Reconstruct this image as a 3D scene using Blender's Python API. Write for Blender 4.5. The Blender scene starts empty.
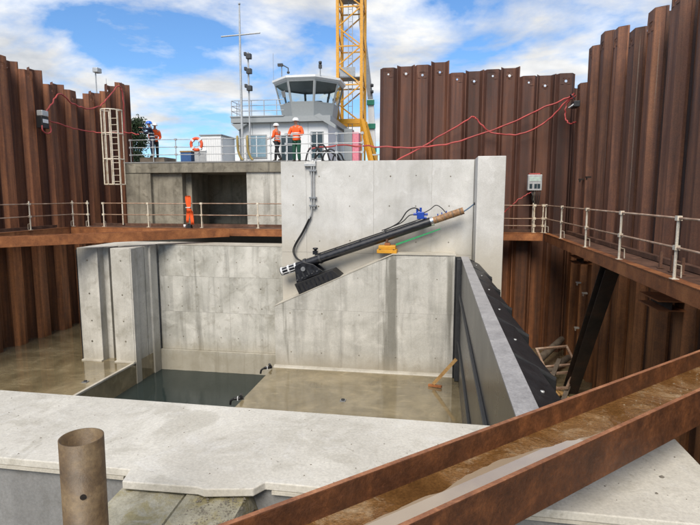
import bpy, bmesh, math, random
from mathutils import Vector, Matrix
random.seed(7)
R = math.radians
S = bpy.context.scene
C = S.collection
# ---------------------------------------------------------------- camera
cam = bpy.data.cameras.new('camera'); cam.sensor_width = 36; cam.lens = 27.05
cam.clip_start = 0.05; cam.clip_end = 3000
co = bpy.data.objects.new('camera', cam); C.objects.link(co); S.camera = co
co.location = (0, 0, 1.5)
co.rotation_euler = (R(90 - 7.3), 0, R(9.6))
# ---------------------------------------------------------------- sun and sky
SUN_DIR = Vector((-0.04, -0.62, 0.66)).normalized()       # towards the sun
sl = bpy.data.lights.new('sun', 'SUN'); sl.energy = 2.7; sl.angle = R(32); sl.color = (1, .91, .79)
so = bpy.data.objects.new('sun', sl); C.objects.link(so)
so.rotation_euler = SUN_DIR.to_track_quat('Z', 'Y').to_euler(); so.location = (0, 0, 60)
W = bpy.data.worlds.new('World'); S.world = W; W.use_nodes = True
S.view_settings.view_transform = 'Standard'; S.view_settings.look = 'None'
S.view_settings.exposure = 0.58; S.view_settings.gamma = 1


class NT:
    """small node-tree builder"""
    def __init__(s, t): s.t = t; t.nodes.clear()
    def n(s, typ, props=None, **ins):
        k = s.t.nodes.new(typ)
        for a, b in (props or {}).items(): setattr(k, a, b)
        for a, b in ins.items():
            key = int(a[1:]) if a[0] == 'i' and a[1:].isdigit() else a.replace('_', ' ')
            s.put(k.inputs[key], b)
        return k
    def put(s, sock, b):
        if isinstance(b, bpy.types.Node): b = b.outputs[0]
        if isinstance(b, bpy.types.NodeSocket): s.t.links.new(b, sock)
        else: sock.default_value = b
    def math(s, op, a, b=0.0, c=None):
        k = s.n('ShaderNodeMath', {'operation': op}, i0=a, i1=b)
        if c is not None: s.put(k.inputs[2], c)
        return k.outputs[0]
    def ramp(s, fac, stops):
        k = s.n('ShaderNodeValToRGB', None, Fac=fac)
        e = k.color_ramp.elements
        while len(e) < len(stops): e.new(.5)
        for i, (p, c) in enumerate(stops):
            e[i].position = p
            e[i].color = c if len(c) == 4 else (*c, 1)
        return k.outputs[0]
    def mix(s, f, a, b, mode='MIX'):
        k = s.n('ShaderNodeMix', {'data_type': 'RGBA', 'blend_type': mode})
        s.put(k.inputs[0], f); s.put(k.inputs[6], a); s.put(k.inputs[7], b)
        return k.outputs[2]
    def noise(s, vec, scale, detail=4, rough=.55, dist=0):
        return s.n('ShaderNodeTexNoise', None, Vector=vec, Scale=scale, Detail=detail, Roughness=rough, Distortion=dist).outputs[0]
    def scaled(s, vec, sc, loc=(0, 0, 0)):
        return s.n('ShaderNodeMapping', None, Vector=vec, Scale=sc, Location=loc).outputs[0]


def col4(c): return (*c, 1) if len(c) == 3 else c


g = NT(W.node_tree)
el = math.asin(SUN_DIR.z); rot = math.atan2(SUN_DIR.x, SUN_DIR.y)
sky = g.n('ShaderNodeTexSky', {'sky_type': 'NISHITA', 'sun_disc': False, 'sun_elevation': el, 'sun_rotation': rot,
                               'air_density': 1.0, 'dust_density': .6, 'ozone_density': 1.6})
tc = g.n('ShaderNodeTexCoord')
dirv = tc.outputs['Generated']
sep = g.n('ShaderNodeSeparateXYZ', None, Vector=dirv)
zz = g.math('MAXIMUM', sep.outputs[2], 0.0)
den = g.math('ADD', zz, 0.22)
cx = g.math('DIVIDE', sep.outputs[0], den); cy = g.math('DIVIDE', sep.outputs[1], den)
cv = g.n('ShaderNodeCombineXYZ', None, X=cx, Y=cy, Z=0.0).outputs[0]
base = g.noise(g.scaled(cv, (1, 1.15, 1), (1.7, 9.2, 0)), 1.55, 9, .56, .25)
soft = g.noise(g.scaled(cv, (1, 1, 1), (8.3, 5.1, 2)), 3.4, 6, .6, .2)
cl = g.math('ADD', g.math('MULTIPLY', base, .8), g.math('MULTIPLY', soft, .2))
mask = g.ramp(cl, [(.43, (0, 0, 0)), (.49, (.5, .5, .5)), (.56, (1, 1, 1))])
shade = g.ramp(g.noise(g.scaled(cv, (1, 1, 1), (1.82, 9.34, .1)), 2.3, 7, .55, .2),
               [(.36, (6.6, 6.6, 6.5)), (.52, (5.1, 5.15, 5.2)), (.66, (3.5, 3.7, 4.0))])
skycol = g.mix(1.0, sky.outputs[0], (.58, .82, 1.06, 1), 'MULTIPLY')
bg = g.n('ShaderNodeBackground', None, Color=g.mix(mask, skycol, shade), Strength=.112)
g.n('ShaderNodeOutputWorld', None, Surface=bg)


# ================================================================ materials
M = {}


def base_mat(name):
    m = bpy.data.materials.new(name); m.use_nodes = True
    t = NT(m.node_tree)
    p = t.n('ShaderNodeBsdfPrincipled'); t.n('ShaderNodeOutputMaterial', None, Surface=p)
    M[name] = m
    return t, p


def bump(t, p, h, strength=.3, dist=.01):
    t.put(p.inputs['Normal'], t.n('ShaderNodeBump', None, Height=h, Strength=strength, Distance=dist))


def geo(t): return t.n('ShaderNodeNewGeometry').outputs['Position']
def rnd(t): return t.n('ShaderNodeObjectInfo').outputs['Random']


def concrete(name, c1, c2, c3, stain=.5, streak=.5, rough=.85, bumps=.25, vary=.1, wet=None, moss=False, runs=0, dirty=False):
    t, p = base_mat(name); pos = geo(t); r = rnd(t)
    off = t.n('ShaderNodeVectorMath', {'operation': 'ADD'}, i0=pos,
              i1=t.n('ShaderNodeCombineXYZ', None, X=t.math('MULTIPLY', r, .5), Y=0.0, Z=t.math('MULTIPLY', r, .6))).outputs[0]
    big = t.noise(off, .75, 6, .62, .4)
    c = t.ramp(big, [(.32, c3), (.5, c2), (.66, c1)])
    st = t.noise(t.scaled(off, (2.6, 2.6, .22)), 1.0, 5, .6, .5)
    c = t.mix(t.math('MULTIPLY', t.ramp(st, [(.5, (0, 0, 0)), (.72, (1, 1, 1))]), streak), c, col4([x * .5 for x in c3]))
    blot = t.noise(off, 2.6, 7, .7, .8)
    c = t.mix(t.math('MULTIPLY', t.ramp(blot, [(.54, (0, 0, 0)), (.66, (1, 1, 1))]), stain), c, (c3[0] * .62, c3[1] * .58, c3[2] * .5, 1))
    pale = t.noise(off, 1.7, 6, .65, .6)
    c = t.mix(t.math('MULTIPLY', t.ramp(pale, [(.56, (0, 0, 0)), (.7, (1, 1, 1))]), .35), c, col4([min(.8, x * 1.25) for x in c1]))
    fine = t.noise(pos, 46, 4, .7)
    if runs:                     # sparse dark water runs down the face
        rn = t.noise(t.scaled(pos, (1.5, 1.5, .10), (4.0, 0, 0)), 1.0, 4, .6, .3)
        c = t.mix(t.math('MULTIPLY', t.ramp(rn, [(.60, (0, 0, 0)), (.68, (1, 1, 1))]), runs), c, (.14, .135, .11, 1))
    if dirty:                    # grout spills, boot dirt and damp patches on a trafficked top
        c = t.mix(t.math('MULTIPLY', t.ramp(t.noise(pos, 1.3, 7, .68, 1.2), [(.52, (0, 0, 0)), (.62, (1, 1, 1))]), .45), c, (.36, .335, .27, 1))
        c = t.mix(t.math('MULTIPLY', t.ramp(t.noise(t.scaled(pos, (1, 1, 1), (7, 3, 0)), 2.1, 8, .7, 1.5), [(.54, (0, 0, 0)), (.68, (1, 1, 1))]), .32), c, (.70, .69, .66, 1))
        c = t.mix(t.math('MULTIPLY', t.ramp(t.noise(t.scaled(pos, (1, 1, 1), (1, 9, 0)), 9, 6, .75, .6), [(.60, (0, 0, 0)), (.68, (1, 1, 1))]), .5), c, (.30, .27, .21, 1))
        c = t.mix(t.ramp(t.noise(t.scaled(pos, (1, 1, 1), (5, 2, 0)), 26, 3, .6), [(.72, (0, 0, 0)), (.76, (.7, .7, .7))]), c, (.16, .15, .12, 1))
    if moss:
        c = t.mix(t.ramp(t.noise(pos, 4.5, 6, .7, .5), [(.47, (0, 0, 0)), (.6, (.7, .7, .7))]), c, (.24, .20, .075, 1))
    c = t.mix(1.0, c, t.ramp(fine, [(.25, (.8, .8, .8)), (.75, (1.14, 1.14, 1.14))]), 'MULTIPLY')
    v = t.math('ADD', t.math('MULTIPLY', r, vary * 2), 1 - vary)
    vc = t.n('ShaderNodeCombineXYZ', None, X=v, Y=v, Z=v).outputs[0]
    c = t.mix(1.0, c, vc, 'MULTIPLY')
    if wet:                      # a tide mark: silt and damp left by the water up to a level
        z = t.n('ShaderNodeSeparateXYZ', None, Vector=pos).outputs[2]
        w = t.math('ADD', z, t.math('MULTIPLY', t.noise(t.scaled(pos, (1.4, 1.4, .3)), 1.2, 5, .6), wet[1] * 2))
        f = t.ramp(t.n('ShaderNodeMapRange', None, Value=w, From_Min=wet[0] + wet[1] * 2, From_Max=wet[0]).outputs[0],
                   [(0, (0, 0, 0)), (1, (1, 1, 1))])
        c = t.mix(t.math('MULTIPLY', f, wet[3]), c, col4(wet[2]))
    t.put(p.inputs['Base Color'], c)
    t.put(p.inputs['Roughness'], t.ramp(blot, [(.3, (rough,) * 3), (.75, (rough * .72,) * 3)]))
    h = t.math('ADD', t.math('MULTIPLY', fine, .4), blot)
    bump(t, p, h, bumps, .02)


concrete('concrete_new', (.66, .655, .63), (.58, .575, .55), (.49, .485, .455), .14, .2, vary=.02, wet=(-.1, .5, (.46, .415, .325), .6))
concrete('concrete_bench', (.60, .585, .535), (.50, .49, .445), (.38, .37, .33), .3, .5, vary=.02, wet=(-4.6, .35, (.29, .25, .18), .7), runs=.75)
concrete('concrete_bay', (.63, .615, .56), (.50, .49, .44), (.355, .345, .30), .42, .6, vary=.04, wet=(-4.8, .4, (.30, .265, .19), .7), runs=.6)
concrete('concrete_pier', (.63, .615, .56), (.53, .515, .465), (.40, .385, .335), .35, .4, vary=.03, wet=(-4.8, .4, (.30, .265, .19), .6))
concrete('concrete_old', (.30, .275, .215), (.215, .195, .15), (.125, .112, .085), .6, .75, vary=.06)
concrete('concrete_slab', (.61, .585, .515), (.55, .525, .46), (.47, .445, .385), .2, .0, bumps=.25, vary=.0, dirty=True)
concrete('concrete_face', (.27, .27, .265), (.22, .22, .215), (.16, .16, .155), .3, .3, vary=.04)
concrete('concrete_fillet', (.55, .52, .45), (.48, .45, .38), (.38, .35, .29), .3, .2)
concrete('concrete_rubble', (.42, .40, .325), (.33, .31, .235), (.22, .205, .145), .6, .2, rough=.95, bumps=.9, moss=True)


def wetfloor(name, c1, c2, c3):
    t, p = base_mat(name); pos = geo(t)
    a = t.noise(pos, .55, 6, .6, .6); b = t.noise(pos, 2.3, 6, .65, .5)
    streaks = t.noise(t.scaled(pos, (.5, 2.0, 1)), 1.3, 6, .65, 1.0)
    c = t.ramp(a, [(.35, c3), (.5, c2), (.64, c1)])
    c = t.mix(t.math('MULTIPLY', t.ramp(streaks, [(.55, (0, 0, 0)), (.68, (1, 1, 1))]), .5), c, col4([x * 1.35 for x in c1]))
    c = t.mix(1.0, c, t.ramp(b, [(.3, (.8, .8, .8)), (.7, (1.15, 1.13, 1.1))]), 'MULTIPLY')
    t.put(p.inputs['Base Color'], c)
    t.put(p.inputs['Roughness'], t.ramp(a, [(.36, (.04,) * 3), (.52, (.08,) * 3), (.66, (.3,) * 3)]))
    p.inputs['IOR'].default_value = 1.4
    p.inputs['Coat Weight'].default_value = .9; p.inputs['Coat Roughness'].default_value = .04; p.inputs['Coat IOR'].default_value = 1.45
    bump(t, p, t.math('ADD', b, t.math('MULTIPLY', streaks, .5)), .05, .02)


wetfloor('wet_silt', (.29, .24, .145), (.215, .175, .10), (.14, .112, .062))
t, p = base_mat('water'); pos = geo(t)
p.inputs['Base Color'].default_value = (.022, .032, .030, 1); p.inputs['IOR'].default_value = 1.33
p.inputs['Roughness'].default_value = .05
bump(t, p, t.noise(t.scaled(pos, (1, 2.2, 1)), 3.2, 4, .6), .08, .03)


def rust(name, dark, mid, light, rough=.8, vary=.35, streak=.6, zaxis=True, scale=1.0, bumps=.25, low=None):
    t, p = base_mat(name); pos = geo(t); r = rnd(t)
    off = t.n('ShaderNodeVectorMath', {'operation': 'ADD'}, i0=pos,
              i1=t.n('ShaderNodeCombineXYZ', None, X=t.math('MULTIPLY', r, 13.0), Y=t.math('MULTIPLY', r, 5.0), Z=t.math('MULTIPLY', r, 31.0))).outputs[0]
    sc = (3.5, 3.5, .16) if zaxis else (1.6, 1.6, 1.6)
    a = t.noise(t.scaled(off, sc), scale, 6, .62, .35)
    b = t.noise(off, 5.5 * scale, 7, .7, .5)
    lo = t.noise(t.scaled(off, (.5, .5, .3)), 1, 4, .6, .4)
    f = t.math('ADD', t.math('MULTIPLY', a, .62), t.math('ADD', t.math('MULTIPLY', b, .18), t.math('MULTIPLY', lo, .2)))
    c = t.ramp(f, [(.36, dark), (.5, mid), (.64, light)])
    s2 = t.noise(t.scaled(off, (9, 9, .22) if zaxis else (5, 5, 5)), scale, 7, .72, .6)
    c = t.mix(t.math('MULTIPLY', t.ramp(s2, [(.56, (0, 0, 0)), (.68, (1, 1, 1))]), streak), c, col4(light))
    v = t.math('ADD', t.math('MULTIPLY', r, vary * 2), 1 - vary)
    c = t.mix(1.0, c, t.n('ShaderNodeCombineXYZ', None, X=v, Y=v, Z=v).outputs[0], 'MULTIPLY')
    if low:                      # orange bloom where the piles stood under water
        z = t.n('ShaderNodeSeparateXYZ', None, Vector=pos).outputs[2]
        zn = t.math('ADD', z, t.math('MULTIPLY', a, 2.4))
        k = t.n('ShaderNodeMapRange', None, Value=zn, From_Min=1.3, From_Max=-.4).outputs[0]
        c = t.mix(t.math('MULTIPLY', k, .75), c, t.ramp(f, [(.4, [x * .45 for x in low]), (.5, low), (.6, [x * 1.9 for x in low])]))
    if low:                      # pale lime and silt drips
        dr = t.noise(t.scaled(off, (17, 17, .12), (3, 8, 2)), 1.0, 5, .6, .2)
        c = t.mix(t.math('MULTIPLY', t.ramp(dr, [(.66, (0, 0, 0)), (.73, (1, 1, 1))]), .5), c, (.42, .33, .25, 1))
    sp = t.noise(pos, 38, 4, .7)
    c = t.mix(1.0, c, t.ramp(sp, [(.3, (.72, .7, .7)), (.72, (1.2, 1.18, 1.15))]), 'MULTIPLY')
    t.put(p.inputs['Base Color'], c)
    t.put(p.inputs['Roughness'], t.ramp(b, [(.3, (rough * .75,) * 3), (.7, (rough,) * 3)]))
    bump(t, p, t.math('ADD', t.math('MULTIPLY', sp, .4), b), bumps, .012)


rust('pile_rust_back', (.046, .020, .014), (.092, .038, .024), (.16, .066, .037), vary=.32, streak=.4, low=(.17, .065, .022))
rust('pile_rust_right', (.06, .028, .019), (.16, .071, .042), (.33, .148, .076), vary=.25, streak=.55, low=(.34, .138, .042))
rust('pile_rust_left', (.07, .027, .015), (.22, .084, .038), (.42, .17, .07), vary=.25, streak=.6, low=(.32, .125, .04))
rust('pile_rust_right_shade', (.030, .017, .015), (.058, .029, .023), (.13, .06, .037), vary=.35, streak=.4, low=(.19, .078, .026))  # for the recessed pans: shade contrast put into the rust colour
rust('pile_rust_left_shade', (.065, .028, .017), (.14, .054, .028), (.28, .11, .048), vary=.35, streak=.45, low=(.17, .067, .021))  # left wall's recessed pans, coloured darker to stand in for shade
rust('rust_beam', (.13, .045, .016), (.27, .098, .032), (.44, .18, .062), vary=.12, streak=.45, zaxis=False)
rust('rust_brace', (.055, .021, .009), (.10, .037, .014), (.19, .07, .024), rough=.6, vary=.08, streak=.4, zaxis=False, scale=3.2, bumps=.6)
rust('rust_edge', (.16, .066, .03), (.28, .115, .05), (.42, .2, .1), rough=.7, vary=.08, streak=.5, zaxis=False, scale=2)
rust('rust_dark', (.012, .010, .009), (.028, .018, .013), (.06, .03, .016), vary=.1, streak=.3, zaxis=False)
rust('rust_deck', (.05, .025, .016), (.11, .052, .03), (.21, .11, .07), vary=.1, streak=.5, zaxis=False, scale=1.5)
rust('rust_rail', (.22, .12, .075), (.36, .24, .165), (.55, .44, .35), rough=.6, vary=.15, streak=.5, zaxis=False, scale=2)
rust('paint_cream', (.50, .40, .27), (.70, .64, .52), (.76, .72, .62), rough=.5, vary=.08, streak=.2, zaxis=False, scale=3)
rust('pipe_steel', (.06, .038, .018), (.13, .085, .040), (.23, .165, .085), rough=.6, vary=.05, streak=.35, zaxis=False, scale=1.6, bumps=.3)
rust('timber_grey', (.08, .065, .05), (.15, .12, .09), (.24, .2, .15), vary=.15, streak=.3, zaxis=False)
rust('wood_new', (.30, .17, .06), (.42, .25, .09), (.52, .34, .14), vary=.1, streak=.3, zaxis=False, scale=3)

rust('gate_cap', (.24, .24, .245), (.33, .33, .335), (.41, .41, .41), rough=.5, vary=.03, streak=.2, zaxis=False, scale=1.5)
rust('rubber', (.006, .007, .008), (.012, .013, .015), (.026, .027, .03), rough=.55, vary=.2, streak=.2, zaxis=False)
rust('wrap_brown', (.12, .065, .03), (.30, .165, .075), (.42, .26, .14), rough=.7, vary=.05, streak=.5, zaxis=False, scale=6)


def puddled(name):        # floor of the channel: silt, rust and standing water
    t, p = base_mat(name); pos = geo(t)
    a = t.noise(pos, 1.9, 7, .62, .5); b = t.noise(pos, 11, 6, .72, .4); f = t.noise(pos, 60, 4, .7)
    c = t.ramp(a, [(.34, (.10, .048, .015)), (.47, (.17, .085, .028)), (.58, (.25, .14, .055)), (.70, (.40, .29, .17))])
    c = t.mix(t.ramp(t.math('ADD', t.math('MULTIPLY', b, .6), t.math('MULTIPLY', a, .45)), [(.54, (0, 0, 0)), (.66, (.6, .6, .6))]), c, (.40, .31, .20, 1))
    c = t.mix(1.0, c, t.ramp(f, [(.28, (.6, .6, .6)), (.72, (1.25, 1.2, 1.15))]), 'MULTIPLY')
    t.put(p.inputs['Base Color'], c)
    t.put(p.inputs['Roughness'], t.ramp(a, [(.44, (.05,) * 3), (.55, (.2,) * 3), (.64, (.8,) * 3)]))
    bump(t, p, t.math('MULTIPLY', t.math('ADD', b, t.math('MULTIPLY', f, .5)), t.ramp(a, [(.44, (.02,) * 3), (.56, (1,) * 3)])), .7, .02)


puddled('channel_silt')
t, p = base_mat('film_water')
p.inputs['Base Color'].default_value = (.33, .255, .175, 1); p.inputs['Roughness'].default_value = .02; p.inputs['IOR'].default_value = 1.5; p.inputs['Coat Weight'].default_value = 1; p.inputs['Coat IOR'].default_value = 1.6; p.inputs['Coat Roughness'].default_value = .02
bump(t, p, t.noise(geo(t), 14, 3, .5), .02, .01)


def plain(name, c, rough=.5, metal=0, nz=.15, scale=9, alpha=None, coat=0):
    t, p = base_mat(name); pos = geo(t)
    n = t.noise(pos, scale, 5, .6)
    k = t.ramp(n, [(.3, [x * (1 - nz) for x in c]), (.7, [min(1, x * (1 + nz)) for x in c])])
    t.put(p.inputs['Base Color'], k); p.inputs['Metallic'].default_value = metal
    t.put(p.inputs['Roughness'], t.ramp(n, [(.3, (max(.03, rough * .85),) * 3), (.7, (min(1, rough * 1.15),) * 3)]))


for a in [('white_paint', (.74, .75, .75), .45, 0, .05), ('grey_panel', (.30, .32, .325), .45, 0, .05), ('grey_metal', (.30, .31, .32), .4, .5), ('galv', (.46, .47, .47), .4, .3),
          ('dark_metal', (.05, .052, .055), .45, .3), ('black_paint', (.015, .016, .02), .36, 0, .6, 6), ('black_rubber', (.012, .012, .013), .55),
          ('crane_yellow', (.62, .30, .022), .4), ('yellow_block', (.62, .30, .02), .5), ('hose_red', (.36, .05, .045), .5, 0, .4, 3), ('orange_vis', (.90, .115, .018), .75, 0, .12, 22),
          ('navy', (.012, .018, .045), .8), ('trouser_dark', (.020, .021, .024), .85), ('trouser_green', (.012, .075, .045), .85), ('skin', (.50, .27, .19), .55),
          ('helmet_white', (.74, .74, .73), .3), ('helmet_blue', (.02, .14, .62), .3), ('boot', (.03, .022, .015), .7), ('reflective', (.62, .63, .6), .35),
          ('blue_valve', (.012, .06, .38), .35), ('strap_green', (.03, .30, .11), .7), ('rope_blue', (.06, .12, .2), .7), ('chrome', (.62, .63, .64), .2, .9),
          ('glass_dark', (.035, .055, .065), .06), ('glass_light', (.22, .33, .40), .06), ('pink_sheet', (.70, .22, .28), .7), ('lamp_green', (.02, .2, .13), .4),
          ('buoy_orange', (.72, .10, .03), .5), ('hose_ochre', (.32, .24, .08), .6), ('screen_pale', (.45, .55, .50), .4), ('asphalt', (.09, .088, .08), .9),
          ('stone', (.15, .135, .11), .9), ('crumb', (.20, .15, .095), .9, 0, .5, 60), ('bark', (.07, .05, .035), .9), ('blue_kit', (.04, .10, .25), .5), ('gate_skin', (.040, .042, .045), .30, .1, .3, .7), ('seal_white', (.72, .73, .74), .4)]:
    plain(*a)
t, p = base_mat('leaf'); r = t.noise(geo(t), 2.2, 4, .6)
t.put(p.inputs['Base Color'], t.ramp(r, [(.3, (.018, .035, .014)), (.7, (.05, .085, .03))])); p.inputs['Roughness'].default_value = .6
# clear glazing for the control room
t, p = base_mat('glazing')
p.inputs['Base Color'].default_value = (.86, .93, .95, 1); p.inputs['Roughness'].default_value = .02
p.inputs['Transmission Weight'].default_value = 1; p.inputs['IOR'].default_value = 1.25


# ================================================================ mesh helpers
class MB:
    def __init__(s): s.v = []; s.f = []; s.sm = []
    def add(s, vs, fs, smooth=False):
        o = len(s.v); s.v += [tuple(x) for x in vs]
        for f in fs: s.f.append(tuple(i + o for i in f)); s.sm.append(smooth)
        return s
    def box(s, x0, x1, y0, y1, z0, z1):
        return s.add([(x, y, z) for x in (x0, x1) for y in (y0, y1) for z in (z0, z1)],
                     [(0, 1, 3, 2), (4, 6, 7, 5), (0, 4, 5, 1), (2, 3, 7, 6), (0, 2, 6, 4), (1, 5, 7, 3)])
    def prism(s, poly, d, smooth=False):      # poly: 3-D loop, d: extrusion vector
        n = len(poly); a = [Vector(q) for q in poly]; d = Vector(d)
        nrm = sum(((a[i] - a[0]).cross(a[(i + 1) % n] - a[0]) for i in range(1, n - 1)), Vector())
        if nrm.dot(d) > 0: a = a[::-1]
        return s.add(a + [q + d for q in a], [tuple(range(n)), tuple(range(2 * n - 1, n - 1, -1))] +
                     [(i, i + n, (i + 1) % n + n, (i + 1) % n) for i in range(n)], smooth)
    def bar(s, a, b, w, h, up=(0, 0, 1)):      # rectangular bar a->b, w sideways, h along up
        a = Vector(a); b = Vector(b); d = (b - a).normalized(); up = Vector(up)
        if abs(d.dot(up)) > .98: up = Vector((0, 1, 0))
        sd = d.cross(up).normalized() * w / 2; u = sd.cross(d).normalized() * h / 2
        return s.prism([a - sd - u, a + sd - u, a + sd + u, a - sd + u], b - a)
    def tube(s, pts, r, n=8, cap=True, smooth=True):
        pts = [Vector(q) for q in pts]; rs = r if isinstance(r, (list, tuple)) else [r] * len(pts)
        rings = []; ref = None
        for i, q in enumerate(pts):
            d = (pts[min(i + 1, len(pts) - 1)] - pts[max(i - 1, 0)]).normalized()
            if ref is None:
                ref = d.cross(Vector((0, 0, 1)) if abs(d.z) < .9 else Vector((1, 0, 0))).normalized()
            ref = (ref - d * ref.dot(d)).normalized(); o = d.cross(ref)
            rings.append([q + (ref * math.cos(k * 2 * math.pi / n) + o * math.sin(k * 2 * math.pi / n)) * rs[i] for k in range(n)])
        vs = [x for rg in rings for x in rg]; fs = []
        for i in range(len(pts) - 1):
            for k in range(n):
                fs.append((i * n + k, i * n + (k + 1) % n, (i + 1) * n + (k + 1) % n, (i + 1) * n + k))
        s.add(vs, fs, smooth)
        if cap:
            s.add(rings[0], [tuple(range(n - 1, -1, -1))]); s.add(rings[-1], [tuple(range(n))])
        return s
    def lathe(s, prof, c=(0, 0, 0), n=20, sx=1, sy=1, smooth=True):
        c = Vector(c); vs = []; fs = []
        for (r, z) in prof:
            for k in range(n):
                a = k * 2 * math.pi / n
                vs.append(c + Vector((r * math.cos(a) * sx, r * math.sin(a) * sy, z)))
        for i in range(len(prof) - 1):
            for k in range(n):
                fs.append((i * n + k, i * n + (k + 1) % n, (i + 1) * n + (k + 1) % n, (i + 1) * n + k))
        return s.add(vs, fs, smooth)
    def build(s, name, mat, parent=None, bevel=0, seg=2):
        me = bpy.data.meshes.new(name); me.from_pydata(s.v, [], s.f); me.polygons.foreach_set('use_smooth', s.sm)
        me.materials.append(M[mat]); me.update()
        return link(name, me, parent, bevel, seg)


def link(name, me, parent=None, bevel=0, seg=2):
    o = bpy.data.objects.new(name, me); C.objects.link(o)
    if parent is not None: o.parent = parent
    if bevel:
        b = o.modifiers.new('bevel', 'BEVEL'); b.width = bevel; b.segments = seg; b.limit_method = 'ANGLE'
    return o


def tag(o, label=None, cat=None, group=None, kind=None):
    for k, v in (('label', label), ('category', cat), ('group', group), ('kind', kind)):
        if v: o[k] = v
    return o


def thing(name, label, cat, loc=(0, 0, 0), rz=0, group=None):
    """an Empty at the base of a thing; its parts are given in the thing's own frame"""
    o = bpy.data.objects.new(name, None); C.objects.link(o); o.empty_display_size = .2
    o.location = loc; o.rotation_euler = (0, 0, rz)
    return tag(o, label, cat, group)


def box(name, mat, parent, *b, bevel=0): return MB().box(*b).build(name, mat, parent, bevel)


def smooth_path(pts, n=6):
    pts = [Vector(q) for q in pts]; out = []
    for i in range(len(pts) - 1):
        p0 = pts[max(i - 1, 0)]; p1 = pts[i]; p2 = pts[i + 1]; p3 = pts[min(i + 2, len(pts) - 1)]
        for k in range(n):
            u = k / n
            out.append(.5 * ((2 * p1) + (p2 - p0) * u + (2 * p0 - 5 * p1 + 4 * p2 - p3) * u * u + (3 * p1 - p0 - 3 * p2 + p3) * u ** 3))
    out.append(pts[-1]); return out


def hose(name, mat, parent, pts, r, n=8):
    q = smooth_path(pts)
    if mat == 'hose_red': q = [v + Vector((random.gauss(0, .012), random.gauss(0, .012), random.gauss(0, .016))) for v in q]; q = smooth_path(q, 3)
    return MB().tube(q, r, n).build(name, mat, parent)


def panels(parent, mat, o, u, v, us, vs, nrm, gap=.012, proud=.02, jitter=.006, top=None):
    """cast-concrete formwork bays, each its own piece standing a few millimetres proud of the core behind it"""
    o, u, v, nrm = map(Vector, (o, u, v, nrm))
    for i in range(len(us) - 1):
        for j in range(len(vs) - 1):
            a, b, c, d = us[i] + gap / 2, us[i + 1] - gap / 2, vs[j] + gap / 2, vs[j + 1] - gap / 2
            q = [(a, c), (b, c), (b, d), (a, d)]
            if top:
                ta, tb = top(a) - gap / 2, top(b) - gap / 2
                if c >= max(ta, tb): continue
                q = [(x, y) for x, y in ((a, c), (b, c), (b, min(d, tb)), (a, min(d, ta))) if y >= c]
                if min(d, ta) <= c:
                    # the slope leaves the bay on its left: start where it crosses
                    k = a + (b - a) * (c - ta) / (tb - ta); q = [(k, c), (b, c), (b, min(d, tb))]
                elif ta < d < tb:
                    k = a + (b - a) * (d - ta) / (tb - ta); q = [(a, c), (b, c), (b, d), (k, d), (a, ta)]
            h = proud + random.uniform(-jitter, jitter)
            MB().prism([o + u * x + v * y for x, y in q], nrm * h).build('formwork_panel', mat, parent)


def ties(parent, o, u, v, us, vs, nrm, r=.024, keep=None):
    """filled tie-bolt holes"""
    o, u, v, nrm = map(Vector, (o, u, v, nrm)); m = MB()
    for x in us:
        for y in vs:
            if keep and not keep(x, y): continue
            c = o + u * (x + random.uniform(-.03, .03)) + v * (y + random.uniform(-.03, .03))
            rr = r * random.uniform(.8, 1.3)
            m.prism([c + u * rr * math.cos(k * math.pi / 4) + v * rr * math.sin(k * math.pi / 4) for k in range(8)], nrm * .004)
    tag(m.build('tie_hole', 'concrete_old', parent), kind='stuff')


# ================================================================ setting: floors, water, land
def struct(name, mat, m): return tag(m.build(name, mat), kind='structure')


struct('left_floor', 'wet_silt', MB().box(-19.5, -11.6, -8, 24, -9, -5))
struct('apron_floor', 'wet_silt', MB().box(-6.1, .80, 4.9, 18.9, -9, -5.0))
struct('back_floor', 'wet_silt', MB().box(.80, 6.5, -8, 23.2, -9, -5.03))
struct('front_floor', 'wet_silt', MB().box(-11.6, .80, -8, 3.7, -9, -5.06))
struct('sump_floor', 'concrete_old', MB().box(-11.6, -6.1, 4.9, 20.3, -9.2, -8.0))
wv = MB(); N = 24
wv.add([(-11.6 + 5.5 * i / N, 4.9 + 15.4 * j / N, -5.86 + .006 * math.sin(i * 1.7 + j * .9)) for j in range(N + 1) for i in range(N + 1)],
       [(j * (N + 1) + i, j * (N + 1) + i + 1, (j + 1) * (N + 1) + i + 1, (j + 1) * (N + 1) + i) for j in range(N) for i in range(N)], True)
struct('water', 'water', wv)
gm = MB()
gm.box(-1500, 1500, 29.5, 2500, -3, 2.85)
gm.box(-1500, -19.4, -200, 29.5, -3, 2.85)
gm.box(6.3, 1500, -200, 29.5, -3, 2.85)
struct('ground', 'asphalt', gm)

# ================================================================ sheet-pile walls
LEN = 14.6


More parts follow.
